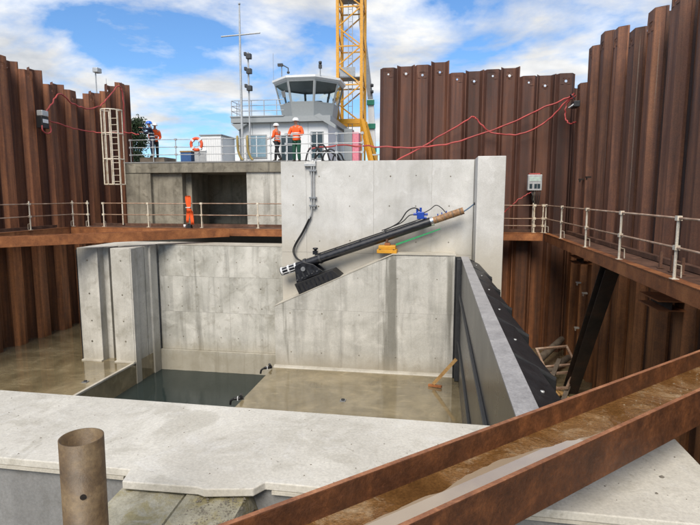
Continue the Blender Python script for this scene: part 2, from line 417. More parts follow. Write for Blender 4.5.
def pile_mesh(name, sgn, mat, hz=-.30, hr=.055):
    """one U-section pile 0.7 m wide, local x along the wall, y out of it, top at z = 0, with a lifting hole in the flange"""
    d = .225 * sgn; a, b = .115, .585; t = .0
    m = MB(); hs = .12; hx = (a + b) / 2
    def strip(p, q, z0, z1): m.add([(p[0], p[1], z0), (q[0], q[1], z0), (q[0], q[1], z1), (p[0], p[1], z1)], [(0, 1, 2, 3)])
    A, B, D, E_ = (0.005, 0), (a, d), (b, d), (.695, 0)
    strip(A, B, -LEN, 0); strip(D, E_, -LEN, 0)
    strip(B, D, -LEN, hz - hs)
    strip(B, D, hz + hs, 0)
    strip(B, (hx - hs, d), hz - hs, hz + hs); strip((hx + hs, d), D, hz - hs, hz + hs)
    sq = [(hx + hs * x, d, hz + hs * z) for x, z in ((1, 0), (1, 1), (0, 1), (-1, 1), (-1, 0), (-1, -1), (0, -1), (1, -1))]
    ho = [(hx + hr * math.cos(k * math.pi / 4), d, hz + hr * math.sin(k * math.pi / 4)) for k in range(8)]
    m.add(sq + ho, [(8 + i, i, (i + 1) % 8, 8 + (i + 1) % 8)[::-1] for i in range(8)])
    me = bpy.data.meshes.new(name)
    bm = bmesh.new()
    vs = [bm.verts.new(q) for q in m.v]
    for f in m.f: bm.faces.new([vs[i] for i in f])
    bmesh.ops.remove_doubles(bm, verts=bm.verts, dist=1e-5)
    bmesh.ops.recalc_face_normals(bm, faces=bm.faces)
    bmesh.ops.solidify(bm, geom=bm.faces[:], thickness=.018)
    # interlocking clutch down the edge
    for ex in (.0,):
        r = bmesh.ops.create_cube(bm, size=1)
        for v in r['verts']: v.co = Vector((ex + v.co.x * .055, v.co.y * .06, -LEN / 2 + v.co.z * (LEN - .01)))
    bm.to_mesh(me); bm.free(); me.materials.append(M[mat])
    return me


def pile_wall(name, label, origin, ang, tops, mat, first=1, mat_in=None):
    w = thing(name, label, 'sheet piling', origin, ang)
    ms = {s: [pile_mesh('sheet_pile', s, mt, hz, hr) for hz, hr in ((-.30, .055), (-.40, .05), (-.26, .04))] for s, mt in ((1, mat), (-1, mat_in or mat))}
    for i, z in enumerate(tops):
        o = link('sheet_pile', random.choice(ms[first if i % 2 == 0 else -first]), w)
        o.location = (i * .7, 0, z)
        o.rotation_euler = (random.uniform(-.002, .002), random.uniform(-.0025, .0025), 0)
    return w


# left wall: local x -> -Y ... runs along Y, its out side faces +X
def interp(tab, s):
    for (a, za), (b, zb) in zip(tab, tab[1:]):
        if a <= s <= b: return za + (zb - za) * (s - a) / (b - a)
    return tab[0][1] if s < tab[0][0] else tab[-1][1]


LX = -18.05
ltab = [(10, 7.3), (19.9, 7.35), (20.8, 7.35), (21.1, 7.0), (22.3, 7.0), (22.5, 6.72), (24.2, 6.55), (25.4, 6.5), (26.0, 7.05), (27.4, 7.3), (27.6, 7.85), (30, 7.9)]
tops = []
ys = [29.2 - .7 * i for i in range(30)]
for y in ys: tops.append(interp(ltab, y - .35) + random.choice((-.16, -.1, 0, .1, .14)))
pile_wall('sheet_pile_wall', 'tall brown rusted sheet pile wall carrying a red hose, left side of the pit', (LX, 29.2, 0), R(-90), tops, 'pile_rust_left', -1, 'pile_rust_left_shade')
BY = 22.75
pile_wall('sheet_pile_wall', 'dark brown sheet pile wall straight behind the pale concrete wall and pillar', (6.55, BY, 0), R(180),
          [5.5, 5.74, 6.25, 6.28, 6.2, 6.62, 6.5, 6.55, 6.42, 6.96, 6.78, 6.85, 6.72], 'pile_rust_back', 1)
rt = [5.72, 5.46, 6.7, 6.5, 6.78, 6.6, 6.5, 6.2, 6.05, 5.9, 6.12, 5.98, 6.2, 6.3, 6.15, 6.45, 6.6, 6.5, 6.75, 6.6, 6.7, 6.9, 6.8, 6.75, 6.9, 6.7, 6.6, 6.8]
pile_wall('sheet_pile_wall', 'tall rusty sheet pile wall standing behind the right-hand walkway', (5.42, 22.4 - .7 * len(rt), 0), R(90), rt[::-1], 'pile_rust_right', -1, 'pile_rust_right_shade')

# ================================================================ concrete: main wall, bench, pillar
mw = thing('concrete_wall', 'pale high concrete wall with a vertical conduit, black hydraulic ram lying in front of it', 'concrete wall')
box('core', 'concrete_new', mw, -6.04, 1.22, 19.78, 22.2, -5.2, 2.78)
panels(mw, 'concrete_new', (-6.04, 19.78, 0), (1, 0, 0), (0, 0, 1), [0, 1.0, 3.6, 5.75, 7.24], [-5, -.7, 2.78], (0, -1, 0), gap=.008, jitter=.004)
ties(mw, (-6.04, 19.76, 0), (1, 0, 0), (0, 0, 1), [.5, 1.5, 2.7, 4.2, 5.2, 6.4], [-.25, 1.1, 2.2], (0, -1, 0))
pl = thing('concrete_pillar', 'smooth light grey concrete pillar rising at the far end of the gate', 'pillar')
box('shaft', 'concrete_new', pl, 1.24, 2.16, 18.42, 20.6, -5.1, 2.80, bevel=.02)
be = thing('concrete_bench', 'lower concrete wall with a sloping left shoulder under the black ram', 'concrete wall')
SX0, SZ0, SX1, SZ1 = -6.06, -2.64, -1.62, -.60
MB().prism([(-6.06, 18.77, -5.1), (.60, 18.77, -5.1), (.60, 18.77, SZ1 - .02), (SX1, 18.77, SZ1 - .02), (SX0, 18.77, SZ0 - .02)], (0, 1.0, 0)).build('core', 'concrete_bench', be)
MB().prism([(SX0 - .01, 18.735, SZ0 - .02), (SX1, 18.735, SZ1 - .02), (.615, 18.735, SZ1 - .02), (.615, 18.735, SZ1), (SX1 - .01, 18.735, SZ1 + .005), (SX0 - .01, 18.735, SZ0 + .005)],
           (0, 1.02, 0)).build('coping', 'concrete_fillet', be)
panels(be, 'concrete_bench', (SX0, 18.77, 0), (1, 0, 0), (0, 0, 1), [0, 2.55, 3.95, 6.66], [-5.0, -2.75, -.62], (0, -1, 0), gap=.004, jitter=.002,
       top=lambda x: min(SZ1 - .02, SZ0 - .02 + x * (SZ1 - SZ0) / (SX1 - SX0)))
ties(be, (SX0, 18.75, 0), (1, 0, 0), (0, 0, 1), [.6, 1.8, 3.2, 4.6, 6.0], [-4.4, -2.9, -1.5], (0, -1, 0), keep=lambda x, y: y < SZ0 - .2 + x * .46)
tag(MB().prism([(-6.1, 18.76, -5), (-6.1, 18.58, -5), (-6.1, 18.62, -4.96), (-6.1, 18.76, -4.93)], (6.7, 0, 0)).build('fillet', 'concrete_fillet', be))

# recess (pump bay) wall and the slotted pier at its left
rw = thing('concrete_wall', 'stained concrete back wall of the flooded bay below the walkway', 'concrete wall')
box('core', 'concrete_bay', rw, -11.55, -6.08, 20.22, 21.3, -8.2, -.55)
box('coping', 'concrete_fillet', rw, -11.56, -6.07, 20.19, 21.32, -.55, -.52)
panels(rw, 'concrete_bay', (-11.5, 20.22, 0), (1, 0, 0), (0, 0, 1), [0, 3.05, 5.4], [-4.98, -3.35, -1.85, -.56], (0, -1, 0), gap=.005, jitter=.003)
ties(rw, (-11.5, 20.2, 0), (1, 0, 0), (0, 0, 1), [.35, .95, 1.6, 2.6, 3.4, 4.4, 5.1], [-4.4, -3.1, -2.3, -1.2], (0, -1, 0))
box('plinth', 'concrete_bay', rw, -11.6, -6.12, 20.05, 20.22, -8.2, -4.99)
pr = thing('concrete_pier', 'pale stained concrete pier with a vertical stop-log slot beside the bay', 'pier')
box('pier_leg', 'concrete_pier', pr, -13.85, -12.98, 18.25, 19.3, -5.1, -.52, bevel=.012)
box('pier_leg', 'concrete_pier', pr, -12.42, -11.62, 18.25, 19.25, -9, -.52, bevel=.012)
box('slot_back', 'concrete_pier', pr, -13.85, -11.62, 19.3, 21.3, -9, -.525)
box('slot_side', 'concrete_pier', pr, -12.985, -12.76, 18.62, 19.31, -5.1, -.53)
box('side_rib', 'concrete_pier', pr, -11.62, -11.57, 18.27, 18.62, -8.9, -.54)
box('side_rib', 'concrete_pier', pr, -11.62, -11.53, 19.55, 20.03, -8.9, -.54)
box('dark_side_sheet', 'rubber', pr, -13.93, -13.852, 18.3, 19.2, -5.05, -.6)  # thin dark sheet on the outer left face of the pier
ties(pr, (0, 18.25, 0), (1, 0, 0), (0, 0, 1), [-13.4, -12.0], [-4.2, -3.4, -2.3, -1.0], (0, -1, 0), r=.035)
lf = tag(MB().box(-11.69, -11.585, 5, 18.25, -5.045, -4.985).build('sump_kerb', 'concrete_fillet'), kind='structure')
tag(MB().box(-12.42, -11.6, 18.13, 18.25, -5.1, -4.955).build('fillet', 'concrete_fillet', pr))
tag(MB().box(-13.85, -12.98, 18.13, 18.25, -5.1, -4.955).build('fillet', 'concrete_fillet', pr))

# concrete deck on which the people stand
dk = thing('concrete_deck', 'weathered concrete quay deck with a dark recess under its slab', 'quay deck')
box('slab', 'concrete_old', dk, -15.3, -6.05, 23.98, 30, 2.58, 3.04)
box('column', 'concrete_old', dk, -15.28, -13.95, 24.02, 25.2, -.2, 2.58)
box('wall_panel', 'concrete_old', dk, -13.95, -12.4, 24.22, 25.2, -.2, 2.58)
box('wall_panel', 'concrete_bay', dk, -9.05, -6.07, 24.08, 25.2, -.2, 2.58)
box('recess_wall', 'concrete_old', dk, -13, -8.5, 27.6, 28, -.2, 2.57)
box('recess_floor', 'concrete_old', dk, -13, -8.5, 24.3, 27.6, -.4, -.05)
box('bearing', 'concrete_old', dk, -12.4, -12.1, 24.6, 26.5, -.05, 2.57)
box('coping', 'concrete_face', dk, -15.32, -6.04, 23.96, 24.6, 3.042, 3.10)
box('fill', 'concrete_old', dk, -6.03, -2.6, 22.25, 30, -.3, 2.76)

# foreground wall with the pale slab top
fw = thing('concrete_wall', 'broad pale concrete wall top crossing the foreground behind the upright pipe', 'concrete wall')
top = [(-14, 5.02), (2.14, 4.93), (2.14, 3.60), (-.39, 3.62), (-1.27, 3.62), (-1.33, 3.52), (-1.69, 3.45), (-1.75, 3.47), (-2.36, 3.45), (-2.40, 3.62), (-14, 3.6)]
MB().prism([(x, y, -.745) for x, y in top], (0, 0, .065)).build('top_slab', 'concrete_slab', fw, .008)
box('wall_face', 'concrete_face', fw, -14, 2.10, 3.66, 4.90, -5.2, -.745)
box('edge_strip', 'concrete_fillet', fw, -14, -2.46, 3.615, 3.66, -.775, -.747)
box('edge_strip', 'concrete_fillet', fw, -1.22, 2.10, 3.615, 3.66, -.775, -.747)


gq = random.Random(21); gt = MB()
for k in range(520):
    x = gq.uniform(-5.5, 2.05); y = gq.uniform(3.66, 4.9); s_ = gq.choice((.002, .003, .004, .004, .006, .009)) * gq.uniform(.7, 1.3)
    gt.add([(x + s_ * a * gq.uniform(.6, 1.4), y + s_ * b * gq.uniform(.6, 1.4), -.681 + s_ * c) for a, b, c in ((1, 0, 0), (-.5, .9, 0), (-.5, -.9, 0), (0, 0, .8))], [(0, 1, 3), (1, 2, 3), (2, 0, 3)])
tag(gt.build('grit', 'stone', fw), kind='stuff')


def lumpy(name, mat, parent, x0, x1, y0, y1, z0, zf, n=22, amp=.02, seed=1):
    rr = random.Random(seed); m = MB(); G = [[0] * (n + 1) for _ in range(n + 1)]
    for s, a in ((3, 1), (7, .5), (n, .25)):
        gr = [[rr.uniform(-1, 1) for _ in range(s + 2)] for _ in range(s + 2)]
        for j in range(n + 1):
            for i in range(n + 1):
                u, v = i * s / n, j * s / n; a0, b0 = int(u), int(v); fu, fv = u - a0, v - b0
                G[j][i] += a * amp * ((gr[b0][a0] * (1 - fu) + gr[b0][a0 + 1] * fu) * (1 - fv) + (gr[b0 + 1][a0] * (1 - fu) + gr[b0 + 1][a0 + 1] * fu) * fv)
    vs = []
    for j in range(n + 1):
        for i in range(n + 1):
            u, v = i / n, j / n; e = min(u, 1 - u, v * 2)
            drop = max(0, .08 - e) * 2.2
            vs.append((x0 + (x1 - x0) * u + G[j][i] * .6, y0 + (y1 - y0) * v + G[i][j] * .6, zf(u, v) + G[j][i] - drop))
    fs = [(j * (n + 1) + i, j * (n + 1) + i + 1, (j + 1) * (n + 1) + i + 1, (j + 1) * (n + 1) + i) for j in range(n) for i in range(n)]
    rim = list(range(n + 1)) + [(k + 1) * (n + 1) + n for k in range(n)] + [n * (n + 1) + n - 1 - k for k in range(n)] + [(n - 1 - k) * (n + 1) for k in range(n - 1)]
    b = len(vs)
    for k in rim: vs.append((vs[k][0], vs[k][1], z0))
    L = len(rim)
    fs += [(rim[k], b + k, b + (k + 1) % L, rim[(k + 1) % L])[::-1] for k in range(L)]
    m.add(vs, fs); return m.build(name, mat, parent)


rb = thing('rough_concrete', 'rough mossy broken concrete block against the slab at the bottom edge', 'concrete block')
lumpy('block', 'concrete_rubble', rb, -2.46, -1.82, 2.3, 3.66, -2.2, lambda u, v: -.765 - .09 * (1 - v), 22, .012, 3)
lumpy('block', 'concrete_rubble', rb, -1.90, -1.34, 2.3, 3.66, -2.2, lambda u, v: -.745 - .11 * (1 - v), 22, .02, 5)
gv = MB(); rr = random.Random(5)
for k in range(1300):
    x = rr.uniform(-1.86, -1.37); y = rr.uniform(2.75, 3.62); z = -.752 - .083 * (3.66 - y) - (.05 if x > -1.36 else 0); s = rr.choice((.003, .004, .005, .007, .010)) * rr.uniform(.8, 1.2)
    gv.add([(x + s * a * rr.uniform(.7, 1.3), y + s * b * rr.uniform(.7, 1.3), z + s * c) for a, b, c in ((1, 0, 0), (-.5, .9, 0), (-.5, -.9, 0), (0, 0, .9))], [(0, 1, 3), (1, 2, 3), (2, 0, 3), (0, 2, 1)])
tag(gv.build('gravel', 'stone', rb), kind='stuff')
box('toe', 'rust_dark', rb, -1.36, -1.20, 2.3, 3.60, -2.2, -.90)

# ================================================================ foreground corner brace (H section laid flat) and far corner brace
def brace(name, label, a, b, width, zt, fl, zw, mat_f, parts=True):
    """H-section strut laid on its side: two upright flanges and a level web between them"""
    a = Vector((*a, 0)); b = Vector((*b, 0)); L = (b - a).length
    w = thing(name, label, 'steel beam', (a.x, a.y, zt), math.atan2(b.y - a.y, b.x - a.x))
    ft = .032
    for s in (0, 1):
        y0 = 0 if s else -width + 0
        yy = (-.0, -ft) if s else (-width + ft, -width)
        MB().box(0, L, yy[1], yy[0], -fl, 0).build('flange', mat_f, w, .004)
        MB().box(0, L, yy[1] + .001, yy[0] - .001, 0.0005, .002).build('flange_lip', 'rust_edge', w)
    MB().box(0, L, -width + ft, -ft, zw - .025, zw).build('web', 'channel_silt', w)
    return w, L


d45 = Vector((1, 1)).normalized()
fb, L = brace('corner_brace', 'wet rusty steel channel beam running diagonally across the lower right foreground', (-3.2, 0.06), (4.05, 7.05), .512, -.05, .30, -.155, 'rust_brace')
rr = random.Random(11)
# puddle lying in the near half of the trough
pts = []
x0, x1 = 2.2, 6.3; n = 140; wob = 0; sm_ = 0
up = []; lo = []
for i in range(n + 1):
    x = x0 + (x1 - x0) * i / n
    wob = wob * .9 + rr.gauss(0, .016); sm_ = sm_ * .75 + wob * .25; hgt = .262 - .09 * (i / n) ** 2 - (.2 * max(0, i / n - .8) / .2) + sm_ + .01 * math.sin(i * .17)
    up.append((x, -.479 + max(.006, hgt), -.151)); lo.append((x, -.4790, -.151))
vs = up + lo
MB().add(vs, [(i, n + 1 + i, n + 2 + i, i + 1) for i in range(n)]).build('puddle', 'film_water', fb)
cr = MB()
for k in range(420):
    x = rr.gauss(7.3, 1.0) if k % 4 else rr.uniform(4.5, 9.5); y = -.47 + abs(rr.gauss(0, .16)) if k % 2 else rr.uniform(-.47, -.05)
    if not (2 < x < 10 and -.47 < y < -.045): continue
    s = rr.choice((.002, .003, .004, .006, .010)) * rr.uniform(.7, 1.2)
    cr.add([(x + s * a * rr.uniform(.6, 1.4), y + s * b * rr.uniform(.6, 1.4), -.156 + s * c) for a, b, c in ((1, 0, 0), (-.5, .9, 0), (-.5, -.9, 0), (0, 0, .7))], [(0, 1, 3), (1, 2, 3), (2, 0, 3)])
tag(cr.build('silt_crumbs', 'crumb', fb), kind='stuff')
wb, L2 = brace('corner_brace', 'rusty steel brace across the far left corner above the pier', (-17.0, 14.4), (-9.35, 22.05), .5, .06, .36, -.05, 'rust_beam')
# crumbs of rubble lying on the right end of the slab
for k, (x, y, s) in enumerate(((1.23, 4.28, .035), (1.30, 4.22, .022), (1.75, 4.2, .018), (1.55, 4.45, .012), (1.12, 4.02, .014), (1.62, 3.95, .012))):
    m = MB(); q = random.Random(k)
    m.add([(s * a * q.uniform(.8, 1.3), s * b * q.uniform(.8, 1.3), s * c * q.uniform(.8, 1.2)) for a, b, c in ((1, 0, .3), (.3, .9, .35), (-.8, .5, .3), (-.7, -.6, .3), (.4, -.9, .3), (.2, .1, .9), (0, 0, 0))],
          [(0, 1, 5), (1, 2, 5), (2, 3, 5), (3, 4, 5), (4, 0, 5), (1, 0, 6), (2, 1, 6), (3, 2, 6), (4, 3, 6), (0, 4, 6)])
    o = m.build('rubble_stone', 'stone'); o.location = (x, y, -.68)
    tag(o, ('largest', 'second largest, touching the largest', 'rightmost', 'farthest back', 'leftmost', 'nearest the front edge')[k] + ' of the rubble lumps on the slab below the rusty beam', 'stone', 'rubble lumps on the slab')

# upright pipe
pp = thing('steel_pipe', 'open-topped brown steel pipe standing upright at the lower left', 'pipe', (-2.12, 2.66, -5.06))
pp.rotation_euler = (R(.3), R(.8), 0)
H = 5.15; r0, r1 = .122, .115
MB().lathe([(r0, 0), (r0, H), (r1, H), (r1, H - 2.5), (0.001, H - 2.5)], (0, 0, 0), 40).build('shell', 'pipe_steel', pp)
hd = Vector((.55, -.83, 0)).normalized(); c = hd * (r0 - .006) + Vector((0, 0, H - .31)); sd = Vector((-hd.y, hd.x, 0))
MB().prism([c + sd * .017 * math.cos(k * math.pi / 5) + Vector((0, 0, .017 * math.sin(k * math.pi / 5))) for k in range(10)], hd * .009).build('bolt_hole', 'rust_dark', pp)

# ================================================================ walkways and railings
def walkway(name, label, origin, ang, L, wid, z=0, plates=1.5, beam_h=.30, stubs=()):
    """local x along the edge, y back to the piles; edge beam at y = 0"""
    w = thing(name, label, 'walkway', (origin[0], origin[1], z), ang)
    n = max(1, int(L / 3.2)); e = [L * i / n for i in range(n + 1)]
    for i in range(n):
        MB().box(e[i] + .004, e[i + 1] - .004, 0, .03, -beam_h, 0.0).build('edge_plate', 'rust_beam', w, .004)
        MB().box(e[i] + .004, e[i + 1] - .004, .0305, .20, -beam_h, -beam_h + .03).build('lower_flange', 'rust_beam', w)
        MB().box(e[i] + .004, e[i + 1] - .004, -.012, .18, .001, .018).build('upper_flange', 'rust_beam', w, .003)
    n = max(1, int(L / plates)); e = [L * i / n for i in range(n + 1)]
    for i in range(n):
        dz = random.uniform(-.012, .004)
        MB().box(e[i] + .006, e[i + 1] - .006, .185, wid, -.05 + dz, .0 + dz).build('deck_plate', 'rust_deck', w)
    for x in e[:-1:2]:
        MB().box(x + .3, x + .36, .03, wid, -beam_h + .03, -.07).build('cross_bearer', 'rust_dark', w)
    MB().box(0, L, wid - .16, wid - .02, .006, .12).build('kicker_beam', 'rust_deck', w)
    for x, dz, ln in stubs:
        MB().box(x, x + ln, wid - .55, wid, dz - .015, dz).box(x, x + ln, wid - .3, wid - .28, dz - .2, dz - .0155).box(x, x + ln, wid - .55, wid, dz - .215, dz - .2005).build('bracket', 'rust_deck', w)
    return w


def railing(name, label, posts, h=1.12, rails=(1.08, .56), mp='paint_cream', mr='rust_rail', r=.028, brace_=True, side=(0, 1), feet=True):
    """posts: world points along the edge. Every rail span is its own tube"""
    a = Vector(posts[0]); t_ = thing(name, label, 'railing', a)
    for i, q in enumerate(posts):
        q = Vector(q) - a; m = MB().tube([q + Vector((0, 0, .004)), q + Vector((0, 0, h))], r, 8)
        po = m.build('post', mp, t_)
        d = (Vector(posts[min(i + 1, len(posts) - 1)]) - Vector(posts[max(i - 1, 0)])).normalized()
        for z in rails: MB().bar(q + Vector((0, 0, z)) - d * .055, q + Vector((0, 0, z)) + d * .055, .082, .085).build('clamp', mp, po)
        if feet: MB().bar(q + Vector((0, 0, .002)) - d * .07, q + Vector((0, 0, .002)) + d * .07, .12, .014).build('foot_plate', mp, po)
        if brace_:
            s = Vector((*side, 0)) * .14
            MB().tube([q + s + Vector((0, 0, .02)), q + s * .9 + Vector((0, 0, .24)), q + Vector((0, 0, .27))], .013, 6).build('foot_brace', mp, po)
    for i in range(len(posts) - 1):
        p0 = Vector(posts[i]) - a; p1 = Vector(posts[i + 1]) - a
        for z in rails:
            sag = random.uniform(-.012, .004)
            MB().tube([p0 + Vector((0, 0, z)), (p0 + p1) / 2 + Vector((0, 0, z + sag)), p1 + Vector((0, 0, z))], r * .8, 8).build('rail', mr, t_)
    return t_


WR = 4.10
walkway('steel_walkway', 'rusty steel walkway along the right-hand sheet piles', (WR, 21.7), R(-90), 19.1, .95)
walkway('steel_walkway', 'short rusty walkway behind the concrete pillar carrying the control box', (2.2, 21.75, 0), 0, 1.86, .72)
walkway('steel_walkway', 'rusty steel walkway in front of the dark quay recess', (-17.0, 22.1, .03), 0, 10.9, 1.85)
lw = walkway('steel_walkway', 'narrow rusty walkway along the left sheet piles', (-17.0, 9.0, .03), R(90), 13.05, .8)
railing('guard_railing', 'cream-posted two-rail railing on the edge of the right-hand walkway', [(WR + .05, y, .018) for y in (21.85, 19.1, 15.95, 13.05, 10.1, 7.2, 4.3)], side=(.9, .2))
railing('guard_railing', 'short railing on the walkway between the pillar and the corner', [(2.35, 21.85, .018), (3.72, 21.87, .018), (4.06, 21.93, .018)], rails=(1.08, .56, .27), r=.024, brace_=False)
railing('guard_railing', 'rust-streaked railing along the walkway in front of the quay recess', [(x, 22.3, .048) for x in (-15.4, -13.15, -10.55, -7.9, -6.4)], side=(0, .9))
railing('guard_railing', 'cream railing running along the left pile walkway to its corner', [(-16.95, y, .048) for y in (14.3, 17.0, 19.6, 22.25)] + [(-16.2, 22.3, .048)], h=1.2, side=(-.9, 0))
# short upright pins on the right walkway
for k, (y, hh) in enumerate(((11.75, .34), (11.2, .32), (10.75, .33))):
    o = MB().box(-.025, .025, -.03, .03, 0, hh).box(-.06, .06, -.06, .06, 0.001, .012).build('steel_pin', 'rust_deck')
    o.location = (WR + .45, y, .0)
    tag(o, ('farthest', 'middle', 'nearest')[k] + ' of three short rusty steel uprights on the right walkway plates', 'steel pin', 'uprights on the right walkway')
# raking strut below the right walkway
a = Vector((4.45, 14.55, -.31)); b = Vector((4.45, 17.95, -5.02)); d = (b - a).normalized(); nn = Vector((0, -d.z, d.y)).normalized()
st = thing('raking_strut', 'dark diagonal steel strut propping the right-hand walkway', 'steel strut', a)
for s in (-1, 1):
    MB().bar(nn * s * .19, b - a + nn * s * .19, .36, .024, nn).build('flange', 'rust_dark', st)
MB().bar((0, 0, 0), b - a, .02, .34, nn).build('web', 'rust_dark', st)
MB().bar(nn * .2055 + Vector((-.172, 0, 0)), b - a + nn * .2055 + Vector((-.172, 0, 0)), .012, .006, nn).build('bright_edge', 'rust_edge', st)
for k, (y, z, L) in enumerate(((18.9, -.62, .9), (11.9, -.72, 1.1))):
    o = thing('pile_bracket', ('small rusty shelf bracket on the piles under the far end of the right walkway', 'rusty shelf bracket on the piles under the near end of the right walkway')[k], 'bracket', (4.62, y, z))
    box('top_flange', 'rust_beam', o, 0, .56, 0, L, -.03, 0); box('web', 'rust_dark', o, .26, .28, 0, L, -.2, -.031); box('bottom_flange', 'rust_beam', o, 0, .56, 0, L, -.23, -.201)
for k, (y, z) in enumerate(((20.2, -1.72), (19.3, -1.95), (20.1, -3.4), (19.2, -3.9), (20.6, 2.05), (19.7, 2.1))):
    o = MB().box(0, .16, 0, .14, 0, .05).box(.02, .05, .03, .11, -.08, 0).build('pile_lug', 'paint_cream' if z < 0 else 'rust_dark'); o.location = (5.03, y, z)
    tag(o, ['upper far pale lug on the right piles below the walkway', 'upper near pale lug on the right piles below the walkway', 'lower far pale lug on the right piles near the timber',
            'lower near pale lug on the right piles near the timber', 'far dark lug on the right piles above the railing', 'near dark lug on the right piles above the railing'][k], 'lug')

# ================================================================ sluice gate
GY0, GY1, GT = 5.06, 18.60, -.62
ga = thing('sluice_gate', 'long steel gate leaf with pale top edge and black rubber fenders', 'gate', (.78, GY0, -5))
n = 5; Lg = GY1 - GY0; e = [Lg * i / n for i in range(n + 1)]
for i in range(n):
    MB().box(0, .03, e[i] + .002, e[i + 1] - .002, .02, GT + 5 - .03).build('skin_plate', 'gate_skin', ga)
    MB().box(-.006, .25, e[i] + .0015, e[i + 1] - .0015, GT + 5 - .03, GT + 5).build('top_cap', 'gate_cap', ga, .004)
box('core', 'rubber', ga, .031, .245, 0, Lg, .02, GT + 5 - .031)
for z, r_ in ((3.08, .035), (1.45, .035)):
    MB().box(-.07, -.001, .02, Lg - .1, z - .03, z + .03).build('face_rail', 'dark_metal', ga, .01)
box('end_seal', 'rubber', ga, -.20, -.002, Lg - .12, Lg + .12, .02, GT + 5 - .02)
box('seal_post', 'dark_metal', ga, -.14, -.001, Lg - .45, Lg - .125, .02, GT + 5 - .05)
ns = 6
for i in range(ns):
    y0 = Lg * i / ns; y1 = Lg * (i + 1) / ns
    a0, a1 = .60, .86       # outer reach at near and far end: the pieces lap like shingles
    z = GT + 5
    q0 = [(.247, y0, z - .06), (.247 + a1 - .25, y0, z - .40), (.247 + a1 - .25, y0, z - 1.5), (.247, y0, z - 2.1)]
    q1 = [(.247, y1, z - .06), (.247 + a0 - .25, y1, z - .22), (.247 + a0 - .25, y1, z - 1.5), (.247, y1, z - 2.1)]
    m = MB(); m.add(q0 + q1, [(0, 1, 2, 3), (7, 6, 5, 4)] + [(k, 4 + k, 4 + (k + 1) % 4, (k + 1) % 4) for k in range(4)])
    f = m.build('fender', 'rubber', ga, .015)
    MB().lathe([(.0, .0), (.03, 0), (.026, .02), (0.001, .024)], (.247 + .20, (y0 + y1) / 2, z - .165), 10).build('bolt', 'galv', f)
    MB().bar((.26, y0 + .03, z - .05), (.247 + a1 - .26, y0 + .03, z - .38), .05, .03).build('edge_strip', 'dark_metal', f)

# ================================================================ hydraulic ram on the wall
P0 = Vector((-5.96, 19.28, -1.43)); P1 = Vector((-.30, 19.28, .55)); AX = (P1 - P0).normalized(); UPV = Vector((-AX.z, 0, AX.x))
hr = thing('hydraulic_ram', 'long black hydraulic ram lying at an angle on the sloping concrete', 'hydraulic ram', P0)
Lr = (P1 - P0).length
def ax(s, u=0, y=0): return AX * s + UPV * u + Vector((0, y, 0))
def cyl(name, mat, s0, s1, r, parent=hr, u=0, y=0, n=20): return MB().tube([ax(s0, u, y), ax(s1, u, y)], r, n).build(name, mat, parent)
cyl('barrel', 'black_paint', .98, Lr, .165)
cyl('end_barrel', 'black_paint', .02, .98, .155)
for k, s in enumerate((.05, .33, .62)): cyl('white_band', 'seal_white', s, s + .07, .166)
for k in range(5):
    an = k * 2 * math.pi / 9 + 2.2
    MB().tube([ax(.12, .165 * math.sin(an), .165 * math.cos(an)), ax(.62, .165 * math.sin(an), .165 * math.cos(an))], .014, 6).build('white_tie', 'seal_white', hr)
cyl('gland', 'chrome', Lr, Lr + .10, .175)
cyl('flange_ring', 'dark_metal', 1.0, 1.1, .2); cyl('flange_ring', 'dark_metal', 1.62, 1.7, .19)
wr = cyl('wrapped_rod', 'wrap_brown', Lr + .1, Lr + 1.22, .125)
for k, s in enumerate((.22, .5, .8, 1.08)): cyl('strap', 'timber_grey', Lr + s, Lr + s + .035, .13, wr)
MB().bar(ax(1.5, .19), ax(Lr - .5, .19), .07, .03, UPV).build('pipe_rail', 'dark_metal', hr)
MB().tube([ax(1.6, .205, -.05), ax(Lr - .3, .205, -.05)], .018, 6).build('oil_pipe', 'black_paint', hr)
for s in (2.3, 3.3, 4.3): MB().bar(ax(s, .18), ax(s + .05, .18), .16, .06, UPV).build('pipe_clip', 'dark_metal', hr)
# trunnion bracket and its base plate on the slope
sl_ = (Vector((SX1, 0, SZ1)) - Vector((SX0, 0, SZ0))).normalized(); sn = Vector((-sl_.z, 0, sl_.x))
bb = Vector((-5.12, 18.82, SZ0 + (-5.12 - SX0) * (SZ1 - SZ0) / (SX1 - SX0) + .015)) - P0
bk = MB().prism([bb, bb + sl_ * 1.72, bb + sl_ * 1.55 + sn * .34, bb + sl_ * .0 + sn * .42], (0, .80, 0)).build('base_block', 'black_rubber', hr, .01)
for k in range(9):
    c0 = bb + sl_ * (.12 + k * .165) + sn * .05
    MB().bar(c0 + Vector((0, -.002, 0)), c0 + sn * .28 + Vector((0, -.002, 0)), .05, .016, (0, 1, 0)).build('rib', 'black_paint', bk)
q = bb + sn * .425
for y in (.12, .62):
    MB().prism([q + sl_ * .06 + Vector((0, y, 0)), q + sl_ * 1.18 + Vector((0, y, 0)), q + sl_ * .95 + sn * .38 + Vector((0, y, 0)), q + sl_ * .62 + sn * .62 + Vector((0, y, 0)), q + sl_ * .25 + sn * .60 + Vector((0, y, 0))], (0, .06, 0)).build('trunnion_cheek', 'black_paint', hr, .008)
tcn = q + sl_ * .52 + sn * .38
MB().tube([tcn + Vector((0, .08, 0)), tcn + Vector((0, .74, 0))], .085, 16).build('trunnion_pin', 'grey_metal', hr)
for k in range(5):
    c0 = q + sl_ * (.14 + k * .21) + sn * .09 + Vector((0, .112, 0))
    MB().tube([c0, c0 - Vector((0, .03, 0))], .028, 6).build('bolt', 'chrome', hr)
    MB().bar(c0 + sl_ * .09, c0 + sl_ * .09 + sn * (.20 if k < 3 else .08), .05, .015, (0, 1, 0)).build('gusset', 'dark_metal', hr)
